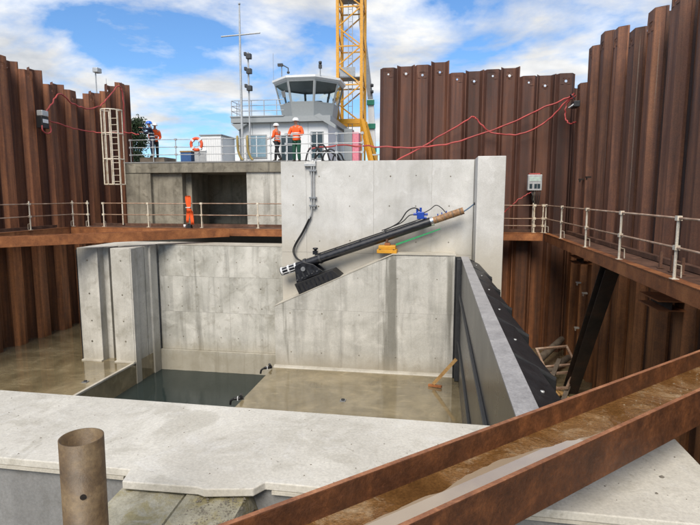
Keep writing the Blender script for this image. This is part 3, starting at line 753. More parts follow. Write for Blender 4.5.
MB().box(-.09, .09, -.08, .08, -.06, .08).lathe([(.05, .08), (.06, .12), (.11, .14), (.10, .19), (.0, .2)], (0, 0, 0), 10).build('port_block', 'black_paint', hr).location = ax(1.55, .27)
vb = MB().box(-.13, .13, -.12, .12, -.12, .14).build('valve_block', 'blue_valve', hr, .02); vb.location = ax(5.72, .32)
vm = MB()
for dx, dz, a_ in ((-.17, .05, 0), (.17, .05, 0), (0, .2, 1), (-.12, .18, 1), (.13, -.08, 0)):
    if a_: vm.tube([(dx, 0, dz - .1), (dx, 0, dz + .09)], .042, 8)
    else: vm.tube([(dx - .09, 0, dz), (dx + .09, 0, dz)], .045, 8)
vm.build('valve_stem', 'blue_valve', vb)
hose('hose', 'black_rubber', hr, [ax(4.3, .24, -.05), ax(4.9, .34, -.06), ax(5.3, .62, -.06), ax(5.6, .66, -.04), ax(5.75, .5, -.04)], .022)
hose('hose', 'black_rubber', hr, [ax(5.85, .38, -.04), ax(6.1, .42, -.05), ax(6.35, .5, -.05), ax(6.5, .36, -.05), ax(6.6, .14, -.05)], .016)
hose('hose', 'black_rubber', hr, [ax(4.2, .26, .05), ax(4.95, .3, .05), ax(5.35, .46, .03), ax(5.62, .38, .0)], .018)
for s in (6.3, 6.45, 6.62): MB().tube([ax(s, .1, -.02), ax(s + .02, .19, -.02)], .022, 6).build('fitting', 'blue_valve', hr)
rope = tag(MB().tube(smooth_path([(.76, 19.2, .86), (1.0, 19.2, 1.02), (1.2, 19.25, 1.18)]), .022, 8).build('rope', 'rope_blue'), 'blue-grey rope from the wrapped rod end to the pillar', 'rope')
tag(MB().lathe([(.0, 0), (.05, 0), (.05, .04), (0, .05)], (0, 0, 0), 10).build('eye_bolt', 'dark_metal', rope)).matrix_local = Matrix.Translation((1.235, 19.25, 1.2)) @ Matrix.Rotation(R(-90), 4, 'Y')
gs = tag(MB().prism([(-1.55, 19.20, -.27), (.05, 19.24, .31), (.05, 19.24, .27), (-1.55, 19.20, -.34)], (0, .08, 0)).build('green_strap', 'strap_green'), 'green webbing strap running below the black ram', 'strap')
yb = thing('timber_support', 'yellow block with a small clamp supporting the ram on the ledge', 'support block', (-1.85, 19.2, -.594))
box('base', 'yellow_block', yb, -.36, .36, -.3, .25, .0, .13, bevel=.01); box('block', 'yellow_block', yb, -.31, .31, -.25, .2, .132, .27, bevel=.02)
box('clamp', 'rust_beam', yb, -.1, .1, -.12, .08, .272, .36, bevel=.01); MB().tube([(-.02, -.02, .36), (-.02, -.02, .50)], .05, 8).build('screw', 'rust_deck', yb)
for x in (-.25, .25): box('strap', 'dark_metal', yb, x - .03, x + .03, -.31, .26, .136, .15)

# conduit and cable on the wall
cd = thing('cable_conduit', 'vertical grey conduit on the pale wall with cable drooping to the ram', 'conduit', (-4.76, 19.66, 2.6))
for dx in (-.045, .045): MB().tube([(dx, 0, 0), (dx, 0, -1.62)], .028, 8).build('pipe', 'galv', cd)
for z in (-.18, -1.2, -1.5): box('saddle', 'grey_metal', cd, -.14, .14, -.045, .092, z - .03, z + .03)
box('junction_bracket', 'galv', cd, -.32, .12, -.04, .08, -.02, .09, bevel=.01); MB().tube([(.08, 0, .09), (.1, .02, .22), (.1, .4, .26)], .03, 8).build('elbow', 'galv', cd)
hose('cable', 'galv', cd, [(-.04, 0, -1.6), (-.07, 0, -1.8), (-.16, 0, -2.0)], .03)
for dx in (0, .05):
    hose('cable', 'black_rubber', cd, [(-.13 + dx, 0, -1.93), (-.42 + dx, -.02, -2.5), (-.72 + dx, -.05, -3.0), (-.78 + dx, -.1, -3.28), (-.62 + dx, -.2, -3.52), (-.36 + dx, -.3, -3.6), (-.1, -.38, -3.55)], .022)

# ================================================================ small things on the pit floor
br = thing('timber_prop', 'yellow timber offcut propped against the gate on the wet apron', 'timber', (-.10, 17.5, -4.99))
MB().bar((.02, 0, .10), (.76, -.15, 1.06), .05, .11).build('batten', 'wood_new', br); MB().bar((-.14, .06, .035), (.30, -.08, .05), .10, .07).build('foot_piece', 'rust_beam', br)
for k, (x, y) in enumerate(((-2.9, 15.8), (-12.1, 15.95))):
    o = thing('floor_socket', ('small dark square socket in the middle of the wet apron', 'small dark square socket on the left silty floor')[k], 'floor socket', (x, y, -5))
    box('plate', 'grey_metal', o, -.09, .09, -.09, .09, .0, .025); MB().lathe([(.055, .025), (.055, .06), (.04, .06), (.04, .028), (0.001, .028)], (0, 0, 0), 12).build('socket', 'rubber', o)
for k, (x, y, rz) in enumerate(((-6.24, 18.35, .5), (-6.2, 15.3, .3))):
    o = thing('pump_float', ('black pump fitting on the sump edge below the sloping wall', 'black pump fitting on the sump edge nearer the foreground slab')[k], 'pump fitting', (x, y, -4.995), rz)
    MB().tube([(-.14, 0, .05), (.16, 0, .06)], .05, 10).build('body', 'black_rubber', o); MB().tube([(.08, -.08, .14), (.08, .09, .14)], .05, 10).build('collar', 'black_paint', o)
    hose('tail', 'black_rubber', o, [(-.14, 0, .05), (-.24, .02, -.02), (-.27, .05, -.16)], .035); box('strap', 'seal_white', o, -.04, -.015, -.055, .055, .0, .106)
# timber and frames dumped behind the gate
for k, (p0, p1, r_) in enumerate((((3.2, 18.6, -4.55), (5.0, 21.9, -4.3), .15), ((3.4, 18.2, -4.83), (5.05, 20.9, -4.75), .14))):
    lg = MB().tube([p0, p1], [r_, r_ * .85], 12).build('timber_log', 'timber_grey'); tag(lg, ('upper grey log in the pit corner behind the gate', 'lower grey log in the pit corner behind the gate')[k], 'log')
def frame(name, label, loc, eul, w, h, s=.07):
    o = thing(name, label, 'trestle', loc); o.rotation_euler = eul  # open rectangular scrap frame, not a working trestle
    for b_ in ((0, w, 0, s, 0, s), (0, w, h - s, h, 0, s), (0, s, s + .002, h - s - .002, 0, s), (w - s, w, s + .002, h - s - .002, 0, s)): box('rail', 'timber_grey' if 'timber' in name else 'rust_rail', o, *b_)
    return o
frame('scrap_frame', 'open rectangular rusty frame leaning in the corner behind the gate', (3.7, 18.6, -4.5), (R(28), R(-6), R(8)), 1.15, .95)
frame('scrap_frame', 'second rusty frame lying flatter below the first one', (3.35, 17.6, -4.95), (R(14), R(-16), R(-28)), 1.0, 1.1)
for k, (p0, p1) in enumerate((((3.5, 17.2, -4.9), (4.3, 19.0, -4.25)), ((3.35, 18.8, -4.55), (4.15, 16.9, -4.9)), ((3.9, 16.6, -4.95), (4.5, 18.0, -4.55)), ((3.3, 18.2, -4.4), (3.9, 17.1, -4.9)))):
    pk = MB().bar(p0, p1, .14, .05).build('timber_plank', 'wood_new' if k % 2 else 'timber_grey')
    tag(pk, ['grey plank rising across the scrap pile behind the gate', 'yellowish plank lying across the scrap pile behind the gate', 'grey plank nearest the foot of the dark strut', 'short yellowish plank nearest the gate fenders'][k], 'plank')

# ================================================================ control box, hoses, reel
cb = thing('control_box', 'pale control box on a post at the walkway corner', 'control box', (3.70, 22.05, 0.0))
MB().tube([(0, 0, .005), (0, 0, 1.72)], .035, 8).build('post', 'paint_cream', cb)
bx_ = box('case', 'galv', cb, -.27, .27, -.12, .14, 1.68, 2.30, bevel=.015); box('screen', 'screen_pale', bx_, -.21, .21, -.132, -.1205, 2.05, 2.22)
for x in (-.2, -.02, .1): box('panel', 'glass_dark', bx_, x, x + .1, -.13, -.1205, 1.76, 1.94)
box('hood', 'hose_red', cb, -.23, .2, -.1, .1, 2.302, 2.36, bevel=.02)
for k in range(6): hose('cable', 'black_rubber', cb, [(-.18 + k * .08, -.02, 1.70), (-.12 + k * .06 + random.uniform(-.05, .05), -.1, 1.5), (-.1 + k * .05, -.05, 1.38 - .05 * k), (.0, .0, 1.15)], .018)
hose('hose', 'hose_red', cb, [(-.1, -.05, 1.60), (-.45, -.1, 1.42), (-.85, -.1, 1.1), (-1.15, -.08, .78), (-1.25, -.05, .5)], .022)

hr_ = thing('air_hose', 'red hose looping from the left reel box over the pile tops', 'hose', (-17.6, 21.6, 5.0))
def rel(o, pts): return [tuple(Vector(q) - o.location) for q in pts]
hose('tube', 'hose_red', hr_, rel(hr_, [(-17.6, 21.64, 5.02), (-17.6, 22.2, 5.64), (-17.6, 22.77, 6.19), (-17.6, 23.77, 5.85), (-17.6, 25.3, 5.95), (-17.6, 26.45, 6.65), (-17.6, 27.42, 7.46), (-17.58, 27.75, 7.2), (-17.58, 27.8, 6.2), (-17.6, 27.75, 4.85)]), .035)
hr2 = thing('air_hose', 'red hose slung from the left reel box to the ladder cage', 'hose', (-17.4, 21.6, 4.8))
hose('tube', 'hose_red', hr2, rel(hr2, [(-17.45, 21.62, 4.84), (-17.4, 22.71, 4.72), (-17.3, 24.35, 4.63), (-16.4, 24.6, 4.6), (-15.3, 24.4, 4.55), (-14.6, 24.3, 4.45)]), .03)
re_ = thing('reel_box', 'black and white reel box hanging on the left piles', 'reel box', (-17.55, 21.45, 4.45))
box('case', 'black_rubber', re_, -.12, .16, -.22, .22, .0, .52, bevel=.03); box('cover', 'galv', re_, -.1, .18, -.2, .2, .53, .78, bevel=.03); box('badge', 'seal_white', re_, .162, .17, -.16, .16, .24, .40)
MB().tube(smooth_path([(.17, -.24, .1), (.2, -.26, -.12), (.2, 0, -.22), (.2, .25, -.1), (.17, .24, .15)]), .03, 6).build('hose_loop', 'hose_red', re_)
ha = thing('air_hose', 'upper red hose sagging across the dark piles to the right corner', 'hose', (-5.2, 20.9, 3.3))
hose('tube', 'hose_red', ha, rel(ha, [(-5.2, 20.9, 3.35), (-3.93, 21.5, 3.5), (-2.4, 22.0, 3.47), (-.83, 22.05, 3.44), (.76, 22.1, 3.66), (2.67, 22.1, 4.32), (4.14, 22.0, 4.97), (4.95, 21.9, 5.3)]), .032)
hb = thing('air_hose', 'lower red hose hung in two swags across the dark piles', 'hose', (-1.84, 22, 2.8))
hose('tube', 'hose_red', hb, rel(hb, [(-2.0, 22.0, 2.80), (-.43, 22.1, 3.64), (1.05, 22.1, 4.5), (1.26, 22.1, 4.58), (1.42, 22.1, 4.47), (1.99, 22.1, 3.98), (3.07, 22.1, 3.89), (3.99, 22.1, 4.33), (4.69, 22.0, 5.02), (4.98, 21.9, 5.36)]), .032)
hc = thing('air_hose', 'red hose end curling down below the corner fittings', 'hose', (5, 21.6, 5.2))
hose('tube', 'hose_red', hc, rel(hc, [(5.0, 21.7, 5.25), (4.75, 21.9, 5.0), (4.7, 21.9, 4.5), (4.85, 21.7, 4.2), (5.0, 21.4, 4.25)]), .028)
hf = thing('hose_manifold', 'small dark hose manifold fixed in the pile corner', 'manifold', (5.02, 21.75, 4.8))
box('block', 'dark_metal', hf, -.12, .1, -.3, .25, .0, .22, bevel=.02)
for y in (-.2, 0, .2): MB().tube([(-.1, y, .1), (-.2, y, .02)], .04, 8).build('coupling', 'grey_metal', hf)
hose('cable', 'black_rubber', hf, [(-.1, -.2, .3), (-.2, 0, .5), (-.12, .2, .4)], .02)
bh = thing('hose_coils', 'looped black hoses lying on top of the pale wall', 'hose', (-4.6, 20.6, 2.80))
for k, (x, h_, w_) in enumerate(((-.3, .62, .34), (.0, .70, .30), (.35, .5, .36), (.62, .38, .22), (.15, .45, .5))):
    hose('loop', 'black_rubber', bh, [(x - w_, -.1 + k * .06, .03), (x - w_ * .7, -.1 + k * .06, h_ * .65), (x - .05, k * .06, h_), (x + w_ * .55, k * .06, h_ * .7), (x + w_, .05 + k * .06, .06), (x + w_ + .25, k * .07, .03)], .032)
for k, x in enumerate((-9.46, -8.97)):
    o = thing('hanging_hose', ('left ochre hose hanging over the quay rail', 'right ochre hose hanging over the quay rail')[k], 'hose', (x, 24.12, 3.10))
    hose('tube', 'hose_ochre', o, [(-.02, .1, .55), (0, -.02, 1.12), (.03, -.12, .95), (.05, -.1, .5), (.14, -.07, .2), (.26, -.06, .045)], .055)

# ================================================================ railings, ladder and kit on the quay
railing('guard_railing', 'galvanised railing along the front edge of the weathered quay deck', [(x, 24.3, 3.10) for x in (-15.1, -13.9, -12.7, -11.5, -10.3, -9.1, -7.9, -6.7)], rails=(1.08, .72, .36), mp='galv', mr='galv', r=.022, brace_=False)
railing('guard_railing', 'galvanised railing on top of the pale wall in front of two workers', [(x, 20.25, 2.782) for x in (-5.95, -4.95, -3.95, -2.95)], rails=(1.06, .7, .35), mp='galv', mr='galv', r=.02, brace_=False)
lc = thing('caged_ladder', 'cream caged access ladder beside the left piles', 'ladder', (-15.55, 23.7, .06))
for x, z in ((-.22, 1.93), (.22, 0)): MB().tube([(x, 0, z), (x, 0, 5.42)], .032, 8).build('stile', 'paint_cream', lc)
for k in range(11): MB().tube([(-.2, 0, 2.1 + k * .3), (.2, 0, 2.1 + k * .3)], .018, 6).build('rung', 'paint_cream', lc)
for z in (1.95, 3.15, 4.35, 5.45):
    MB().tube([(-.42 * math.cos(a_) * 1.15, -.62 * math.sin(a_) - .02, z) for a_ in [k * math.pi / 8 for k in range(9)]], .032, 6).build('hoop', 'paint_cream', lc)
    MB().tube([(-.49, -.02, z), (-.2, 0, z)], .018, 6).tube([(.2, 0, z), (.49, -.02, z)], .018, 6).build('hoop_arm', 'paint_cream', lc)
for k in range(7):
    a_ = k * math.pi / 6; MB().tube([(-.42 * math.cos(a_) * 1.15, -.62 * math.sin(a_) - .045, 1.95), (-.42 * math.cos(a_) * 1.15, -.62 * math.sin(a_) - .045, 5.45)], .024, 6).build('cage_bar', 'paint_cream', lc)
lb = thing('lifebuoy', 'orange lifebuoy hanging on the quay railing', 'lifebuoy', (-11.55, 24.14, 3.92))
tor = MB(); n1, n2 = 24, 10
tor.add([((.27 + .075 * math.cos(b_)) * math.cos(a_), .06 * math.sin(b_), (.27 + .075 * math.cos(b_)) * math.sin(a_)) for a_ in [i * 2 * math.pi / n1 for i in range(n1)] for b_ in [j * 2 * math.pi / n2 for j in range(n2)]],
        [(i * n2 + j, ((i + 1) % n1) * n2 + j, ((i + 1) % n1) * n2 + (j + 1) % n2, i * n2 + (j + 1) % n2) for i in range(n1) for j in range(n2)], True)
tor.build('ring', 'buoy_orange', lb)
for k in range(4):
    a_ = k * math.pi / 2 + .78; MB().bar((.185 * math.cos(a_), 0, .185 * math.sin(a_)), (.355 * math.cos(a_), 0, .355 * math.sin(a_)), .10, .135, (0, 1, 0)).build('band', 'seal_white', lb)
# hi-vis coverall hung on the lower railing
hv = thing('hi_vis_overalls', 'orange high-visibility overalls hung over the lower walkway railing', 'overalls', (-11.13, 22.24, .05))
def cloth(name, mat, parent, rows, y=0, th=.07, seed=0):
    rr = random.Random(seed); m = MB(); n = 7; vs = []
    for sgn in (-1, 1):
        for (z, x0, x1) in rows:
            for i in range(n):
                u = i / (n - 1); bul = math.sin(u * math.pi)
                vs.append((x0 + (x1 - x0) * u, y + sgn * (th * bul * .9 + .012) + .02 * math.sin(u * 13 + z * 7 + seed), z + rr.uniform(-.008, .008)))
    r_ = len(rows); fs = []
    for s in (0, 1):
        for j in range(r_ - 1):
            for i in range(n - 1):
                q = (s * r_ * n + j * n + i, s * r_ * n + j * n + i + 1, s * r_ * n + (j + 1) * n + i + 1, s * r_ * n + (j + 1) * n + i)
                fs.append(q if s == 0 else q[::-1])
    for j in range(r_ - 1):
        for i in (0, n - 1): fs.append((j * n + i, (j + 1) * n + i, r_ * n + (j + 1) * n + i, r_ * n + j * n + i))
    for j in (0, r_ - 1):
        for i in range(n - 1): fs.append((j * n + i, j * n + i + 1, r_ * n + j * n + i + 1, r_ * n + j * n + i))
    m.add(vs, fs, True); return m.build(name, mat, parent)
cloth('jacket', 'orange_vis', hv, [(1.42, -.10, .12), (1.33, -.13, .15), (1.1, -.12, .13), (.95, -.08, .10), (.82, -.10, .14), (.7, -.08, .18)], -.02, .08, 1)
cloth('trouser_leg', 'orange_vis', hv, [(.72, -.08, .08), (.55, -.09, .06), (.35, -.10, .02), (.22, -.08, .0)], -.05, .06, 2)
cloth('trouser_leg', 'orange_vis', hv, [(.74, .03, .19), (.5, .06, .22), (.3, .1, .25), (.14, .10, .25)], -.02, .06, 3)
box('reflective_band', 'reflective', hv, -.10, .13, -.115, .06, .87, .92, bevel=.02)
kb = thing('kit_bag', 'small dark bag and white cup on the walkway below the orange overalls', 'bag', (-11.15, 22.3, .05))
lumpy('bag', 'rubber', kb, -.12, .12, -.1, .1, .0, lambda u, v: .17 - .3 * (abs(u - .5) ** 2 + abs(v - .5) ** 2), 8, .02, 4); MB().lathe([(.001, 0), (.05, 0), (.06, .13), (.001, .13)], (-.2, -.05, .0), 10).build('cup', 'seal_white', kb)

# ================================================================ people
def skin(name, mat, parent, nodes, edges, root, sub=2):
    names = list(nodes); idx = {k: i for i, k in enumerate(names)}
    me = bpy.data.meshes.new(name); me.from_pydata([nodes[k][0] for k in names], [(idx[a], idx[b]) for a, b in edges], []); me.materials.append(M[mat])
    o = bpy.data.objects.new(name, me); C.objects.link(o); o.parent = parent
    md = o.modifiers.new('skin', 'SKIN'); md.use_smooth_shade = True; md.branch_smoothing = .6
    for i, k in enumerate(names):
        r_ = nodes[k][1]; sv = me.skin_vertices[0].data[i]; sv.radius = (r_, r_) if not isinstance(r_, tuple) else r_; sv.use_root = (k == root)
    s = o.modifiers.new('subdivision', 'SUBSURF'); s.levels = sub; s.render_levels = sub
    return o


def person(label, loc, rz, jacket, trousers, helmet, arms, lean=0, legs=None, band=True, head_turn=0):
    """arms: per side (elbow, wrist, finger direction) in the body's frame (x right, y ahead, z up)"""
    o = thing('person', label, 'person', loc, rz)
    V = Vector; L = lambda z: lean * max(0, z - .95)
    def q(x, y, z): return (x, y + L(z), z)
    legs = legs or {1: ((.10, .04, .50), (.11, -.01, .09)), -1: ((-.10, .04, .50), (-.11, -.01, .09))}
    nd = {'pelvis': (q(0, 0, .96), (.15, .11)), 'waist': (q(0, 0, 1.12), (.135, .10)), 'chest': (q(0, .0, 1.33), (.16, .11)), 'collar': (q(0, 0, 1.46), (.09, .085)),
          'neck': (q(0, .015, 1.515), .062), 'jaw': (q(0, .03, 1.56), (.072, .082)), 'face': (q(0, .03, 1.62), (.084, .098)), 'crown': (q(0, .015, 1.70), (.078, .09)),
          'nose': (q(0, .135, 1.61), .013)}
    ed = [('pelvis', 'waist'), ('waist', 'chest'), ('chest', 'collar'), ('collar', 'neck'), ('neck', 'jaw'), ('jaw', 'face'), ('face', 'crown'), ('face', 'nose')]
    jk = {k: (nd[k][0], tuple(x + .035 for x in nd[k][1])) for k in ('pelvis', 'waist', 'chest')}; jk['collar'] = (q(0, .005, 1.50), (.095, .092)); jk['hem'] = (q(0, 0, .86), (.185, .145))
    je = [('hem', 'pelvis'), ('pelvis', 'waist'), ('waist', 'chest'), ('chest', 'collar')]
    tr = {'pelvis': (q(0, 0, .98), (.155, .12))}; te = []
    for s in (1, -1):
        kn, an = legs[s]; nm = 'r' if s > 0 else 'l'
        nd.update({nm + 'hip': ((.09 * s, 0, .88), .085), nm + 'knee': (kn, .058), nm + 'ank': (an, .038), nm + 'toe': ((an[0] * 1.1, an[1] + .15, .04), .036)})
        ed += [('pelvis', nm + 'hip'), (nm + 'hip', nm + 'knee'), (nm + 'knee', nm + 'ank'), (nm + 'ank', nm + 'toe')]
        tr.update({nm + 'hip': ((.092 * s, 0, .86), .108), nm + 'knee': (kn, .082), nm + 'ank': ((an[0], an[1], an[2] + .02), .066)})
        te += [('pelvis', nm + 'hip'), (nm + 'hip', nm + 'knee'), (nm + 'knee', nm + 'ank')]
        sh = q(.20 * s, 0, 1.42); el_, wr_, fd = arms[s]; fd = V(fd).normalized()
        w = V(wr_); palm = w + fd * .075; side = fd.cross(V((0, 0, 1)) if abs(fd.z) < .8 else V((0, 1, 0))).normalized(); dn = side.cross(fd)
        nd.update({nm + 'sho': (sh, .062), nm + 'elb': (el_, .044), nm + 'wri': (wr_, .03), nm + 'palm': (tuple(palm), (.036, .022))})
        ed += [('chest', nm + 'sho'), (nm + 'sho', nm + 'elb'), (nm + 'elb', nm + 'wri'), (nm + 'wri', nm + 'palm')]
        for k in range(4):
            b0 = palm + side * (.028 - .019 * k) + fd * .025; ln = (.07, .08, .075, .058)[k]
            nd[f'{nm}f{k}a'] = (tuple(b0), .010); nd[f'{nm}f{k}b'] = (tuple(b0 + fd * ln * .55 - dn * .006), .009); nd[f'{nm}f{k}c'] = (tuple(b0 + fd * ln * .85 - dn * .028), .008)
            ed += [(nm + 'palm', f'{nm}f{k}a'), (f'{nm}f{k}a', f'{nm}f{k}b'), (f'{nm}f{k}b', f'{nm}f{k}c')]
        th = w + fd * .035 + side * .035
        nd[nm + 't0'] = (tuple(th), .011); nd[nm + 't1'] = (tuple(th + side * .022 + fd * .045 - dn * .01), .009); ed += [(nm + 'wri', nm + 't0'), (nm + 't0', nm + 't1')]
        jk.update({nm + 'sho': (sh, .088), nm + 'elb': (el_, .070), nm + 'cuff': (tuple(V(wr_) - (V(wr_) - V(el_)).normalized() * .01), .05)})
        je += [('chest', nm + 'sho'), (nm + 'sho', nm + 'elb'), (nm + 'elb', nm + 'cuff')]
        bt = {'a': ((an[0], an[1], .2), .062), 'b': ((an[0], an[1], .065), .06), 'c': ((an[0] * 1.1, an[1] + .16, .05), (.05, .048))}
        skin('boot', 'boot', o, bt, [('a', 'b'), ('b', 'c')], 'a', 1)
    skin('body', 'skin', o, nd, ed, 'pelvis', 1)
    j = skin('jacket', jacket, o, jk, je, 'waist', 2); skin('trousers', trousers, o, tr, te, 'pelvis', 2)
    if band:
        for z in (1.02, 1.18):
            bm_ = MB().lathe([(1, -.025), (1.02, 0), (1, .025)], q(0, 0, z), 20, .182, .138); bm_.build('reflective_band', 'reflective', j)
    hm = MB().lathe([(.135, 0), (.135, .012), (.122, .02), (.118, .06), (.10, .10), (.06, .13), (.001, .14)], q(0, .02, 1.655), 18, 1.05, 1.2).add([], [])
    h_ = hm.build('helmet', helmet, o); MB().prism([q(-.09, .13, 1.658), q(.09, .13, 1.658), q(.06, .215, 1.65), q(-.06, .215, 1.65)], (0, 0, .012)).build('peak', helmet, h_)
    return o


person('worker in orange jacket and dark trousers with white helmet walking left on the pale wall', (-6.35, 20.95, 2.78), R(70), 'orange_vis', 'trouser_dark', 'helmet_white',
       {1: ((.26, .12, 1.15), (.2, .34, 1.2), (0, 1, .1)), -1: ((-.27, .02, 1.13), (-.22, .26, 1.06), (0, 1, -.1))}, .05, {1: ((.10, .16, .50), (.10, .20, .09)), -1: ((-.10, -.06, .50), (-.10, -.26, .10))}) .location = (-7.65, 24.55, 3.09)
person('worker in orange jacket, green trousers and white helmet facing the pit', (-5.72, 20.95, 2.78), R(172), 'orange_vis', 'trouser_green', 'helmet_white',
       {1: ((.30, .06, 1.14), (.20, .28, 1.08), (-.3, 1, 0)), -1: ((-.30, .06, 1.14), (-.16, .28, 1.10), (.3, 1, 0))}, .06)
person('worker in navy overalls and blue helmet leaning over the quay rail', (-14.16, 24.72, 3.35), R(125), 'navy', 'navy', 'helmet_blue',
       {1: ((.30, .18, 1.22), (.22, .42, 1.25), (0, 1, .1)), -1: ((-.36, .2, 1.35), (-.30, .46, 1.40), (0, 1, .2))}, .14)
person('worker in orange jacket and dark trousers half hidden behind the blue-helmeted worker', (-14.36, 25.3, 3.30), R(215), 'orange_vis', 'trouser_dark', 'helmet_white',
       {1: ((.26, .1, 1.1), (.2, .3, 1.0), (0, 1, -.3)), -1: ((-.27, .1, 1.1), (-.18, .3, 1.0), (0, 1, -.3))}, .5)

box('step', 'timber_grey', dk, -14.7, -13.4, 24.42, 25.6, 3.105, 3.35)
# ================================================================ control tower on the far quay
TX0, TX1, TY, TZ = -14.0, -7.6, 35.0, 2.85
tw = thing('control_tower', 'white control building with a glazed octagonal control room on its roof', 'building', (0, TY, TZ))
box('wall', 'white_paint', tw, TX0, TX1, 1.0, 7, 0, 3.62)
rf = box('roof', 'grey_panel', tw, -14.4, -7.35, .55, 7.4, 3.62, 3.98)
for x0, x1, z0, z1, glassy in ((-13.35, -12.05, 1.3, 2.75, 'glass_light'), (-8.75, -8.0, 1.2, 2.9, 'glass_dark'), (-10.9, -10.1, .2, 2.7, 'glass_dark')):
    w_ = box('window', 'grey_panel', tw, x0 - .08, x1 + .08, .94, .999, z0 - .08, z1 + .08); box('pane', glassy, w_, x0, x1, .925, .9395, z0, z1)
    box('mullion', 'white_paint', w_, (x0 + x1) / 2 - .03, (x0 + x1) / 2 + .03, .91, .9245, z0, z1)
for z in (.45, 1.2): box('wall_band', 'grey_panel', tw, TX0 + .02, -13.6, .985, .9995, z, z + .03)
for x in (-13.0, -11.7, -9.6, -9.0): box('panel_seam', 'grey_panel', tw, x - .012, x + .012, .99, .9998, .05, 3.6)
MB().tube([(-13.9, .93, .02), (-13.9, .93, 3.6)], .05, 8).build('downpipe', 'grey_metal', tw)
# upturned eaves at the gallery corner
MB().prism([(-14.4, .54, 3.55), (-13.9, .54, 3.1), (-13.2, .54, 3.55)], (0, 1.0, 0)).build('corner_corbel', 'grey_panel', tw)
MB().prism([(-8.5, .54, 3.98), (-7.0, .54, 3.1), (-7.0, .54, 3.35), (-8.1, .54, 4.12)], (0, .4, 0)).build('stair_soffit', 'grey_panel', tw)
gl = box('gallery_deck', 'grey_panel', tw, -14.45, -10.6, .5, 4, 3.985, 4.06)
grl = [(-14.35, .6), (-13.8, .6), (-12.9, .6), (-12.0, .6), (-11.1, .6)]
for x, y in grl + [(-14.35, 1.6), (-14.35, 2.6)]: MB().tube([(x, y, 4.06), (x, y, 5.1)], .03, 6).build('gallery_post', 'galv', gl)
for z in (4.4, 4.75, 5.1): MB().tube([(-14.35, 2.6, z), (-14.35, .6, z), (-10.6, .6, z)], .024, 6).build('gallery_rail', 'galv', gl)
# cab: flares outwards to the roof. octagon plan
cc = Vector((-9.42, 3.2, 0))
def octo(rx, ry, z, n=8, off=.5): return [cc + Vector((rx * math.cos((k + off) * 2 * math.pi / n), ry * math.sin((k + off) * 2 * math.pi / n), z)) for k in range(n)]
def lerp(a, b, u): return a + (b - a) * u
b0, b1, b2, b3 = octo(1.95, 2.1, 3.99), octo(2.12, 2.3, 4.95), octo(2.52, 2.6, 6.42), octo(2.66, 2.75, 6.55)
m = MB(); m.add(b0 + b1, [(k, (k + 1) % 8, 8 + (k + 1) % 8, 8 + k) for k in range(8)]); m.build('cab_wall', 'grey_panel', tw)
fl_ = MB(); fl_.add([q_ + Vector((0, 0, -.02)) for q_ in b1], [tuple(range(8))]); fl_.build('cab_floor', 'grey_panel', tw)
for k in range(8):
    l0, r0_, l1, r1_ = b1[k], b1[(k + 1) % 8], b2[k], b2[(k + 1) % 8]
    nrm = ((l0 + r0_) / 2 - cc); nrm.z = 0; nrm.normalize()
    wf = MB()
    for u0, u1, v0, v1 in ((0, .055, 0, 1), (.945, 1, 0, 1), (.0552, .9448, 0, .05), (.0552, .9448, .93, 1)):
        quad = [lerp(lerp(l0, r0_, u), lerp(l1, r1_, u), v) for u, v in ((u0, v0), (u1, v0), (u1, v1), (u0, v1))]
        wf.prism(quad, -nrm * .08)
    wfo = wf.build('window_frame', 'grey_panel', tw)
    quad = [lerp(lerp(l0, r0_, u), lerp(l1, r1_, u), v) - nrm * .04 for u, v in ((.0555, .0505), (.9445, .0505), (.9445, .9295), (.0555, .9295))]
    MB().prism(quad, -nrm * .012).build('pane', 'glazing', wfo)
m = MB(); top_ = octo(2.75, 2.85, 6.72); m.add(b2 + b3 + [q_ + Vector((0, 0, .14)) for q_ in b3] + octo(1.2, 1.25, 6.86), [(k, (k + 1) % 8, 8 + (k + 1) % 8, 8 + k) for k in range(8)] + [(8 + k, 8 + (k + 1) % 8, 16 + (k + 1) % 8, 16 + k) for k in range(8)] +
                                        [(16 + k, 16 + (k + 1) % 8, 24 + (k + 1) % 8, 24 + k) for k in range(8)] + [tuple(24 + k for k in range(8))])
cr_ = m.build('cab_roof', 'white_paint', tw)
m = MB(); m.add([q_ + Vector((0, 0, -.01)) for q_ in b2], [tuple(range(7, -1, -1))]); m.build('cab_ceiling', 'grey_panel', tw)
box('desk', 'dark_metal', tw, -10.6, -8.2, 1.6, 2.1, 4.95, 5.12)
def cctv(x, y, h, nm='camera_mast'):
    p_ = MB().tube([(x, y, 6.7), (x, y, 6.7 + h)], .035, 6).build(nm, 'grey_metal', tw); return p_
p_ = cctv(-11.0, 1.6, .95); MB().box(-11.25, -10.9, 1.45, 1.65, 7.5, 7.68).tube([(-10.95, 1.5, 7.6), (-10.5, 1.5, 7.35), (-10.5, 1.5, 7.05)], .04, 6).lathe([(.001, 0), (.1, .06), (.1, .16), (.001, .2)], (-10.5, 1.5, 6.95), 10).build('camera', 'dark_metal', p_)
p_ = cctv(-8.1, .9, .6); MB().box(-8.2, -8.0, .8, 1.0, 7.1, 7.35).lathe([(.001, 0), (.11, .05), (.11, .2), (.001, .24)], (-8.1, .9, 7.35), 10).build('camera', 'dark_metal', p_)
MB().tube([(-11.6, 1.6, 6.6), (-11.6, 1.6, 8.4)], .012, 5).build('aerial', 'grey_metal', tw)

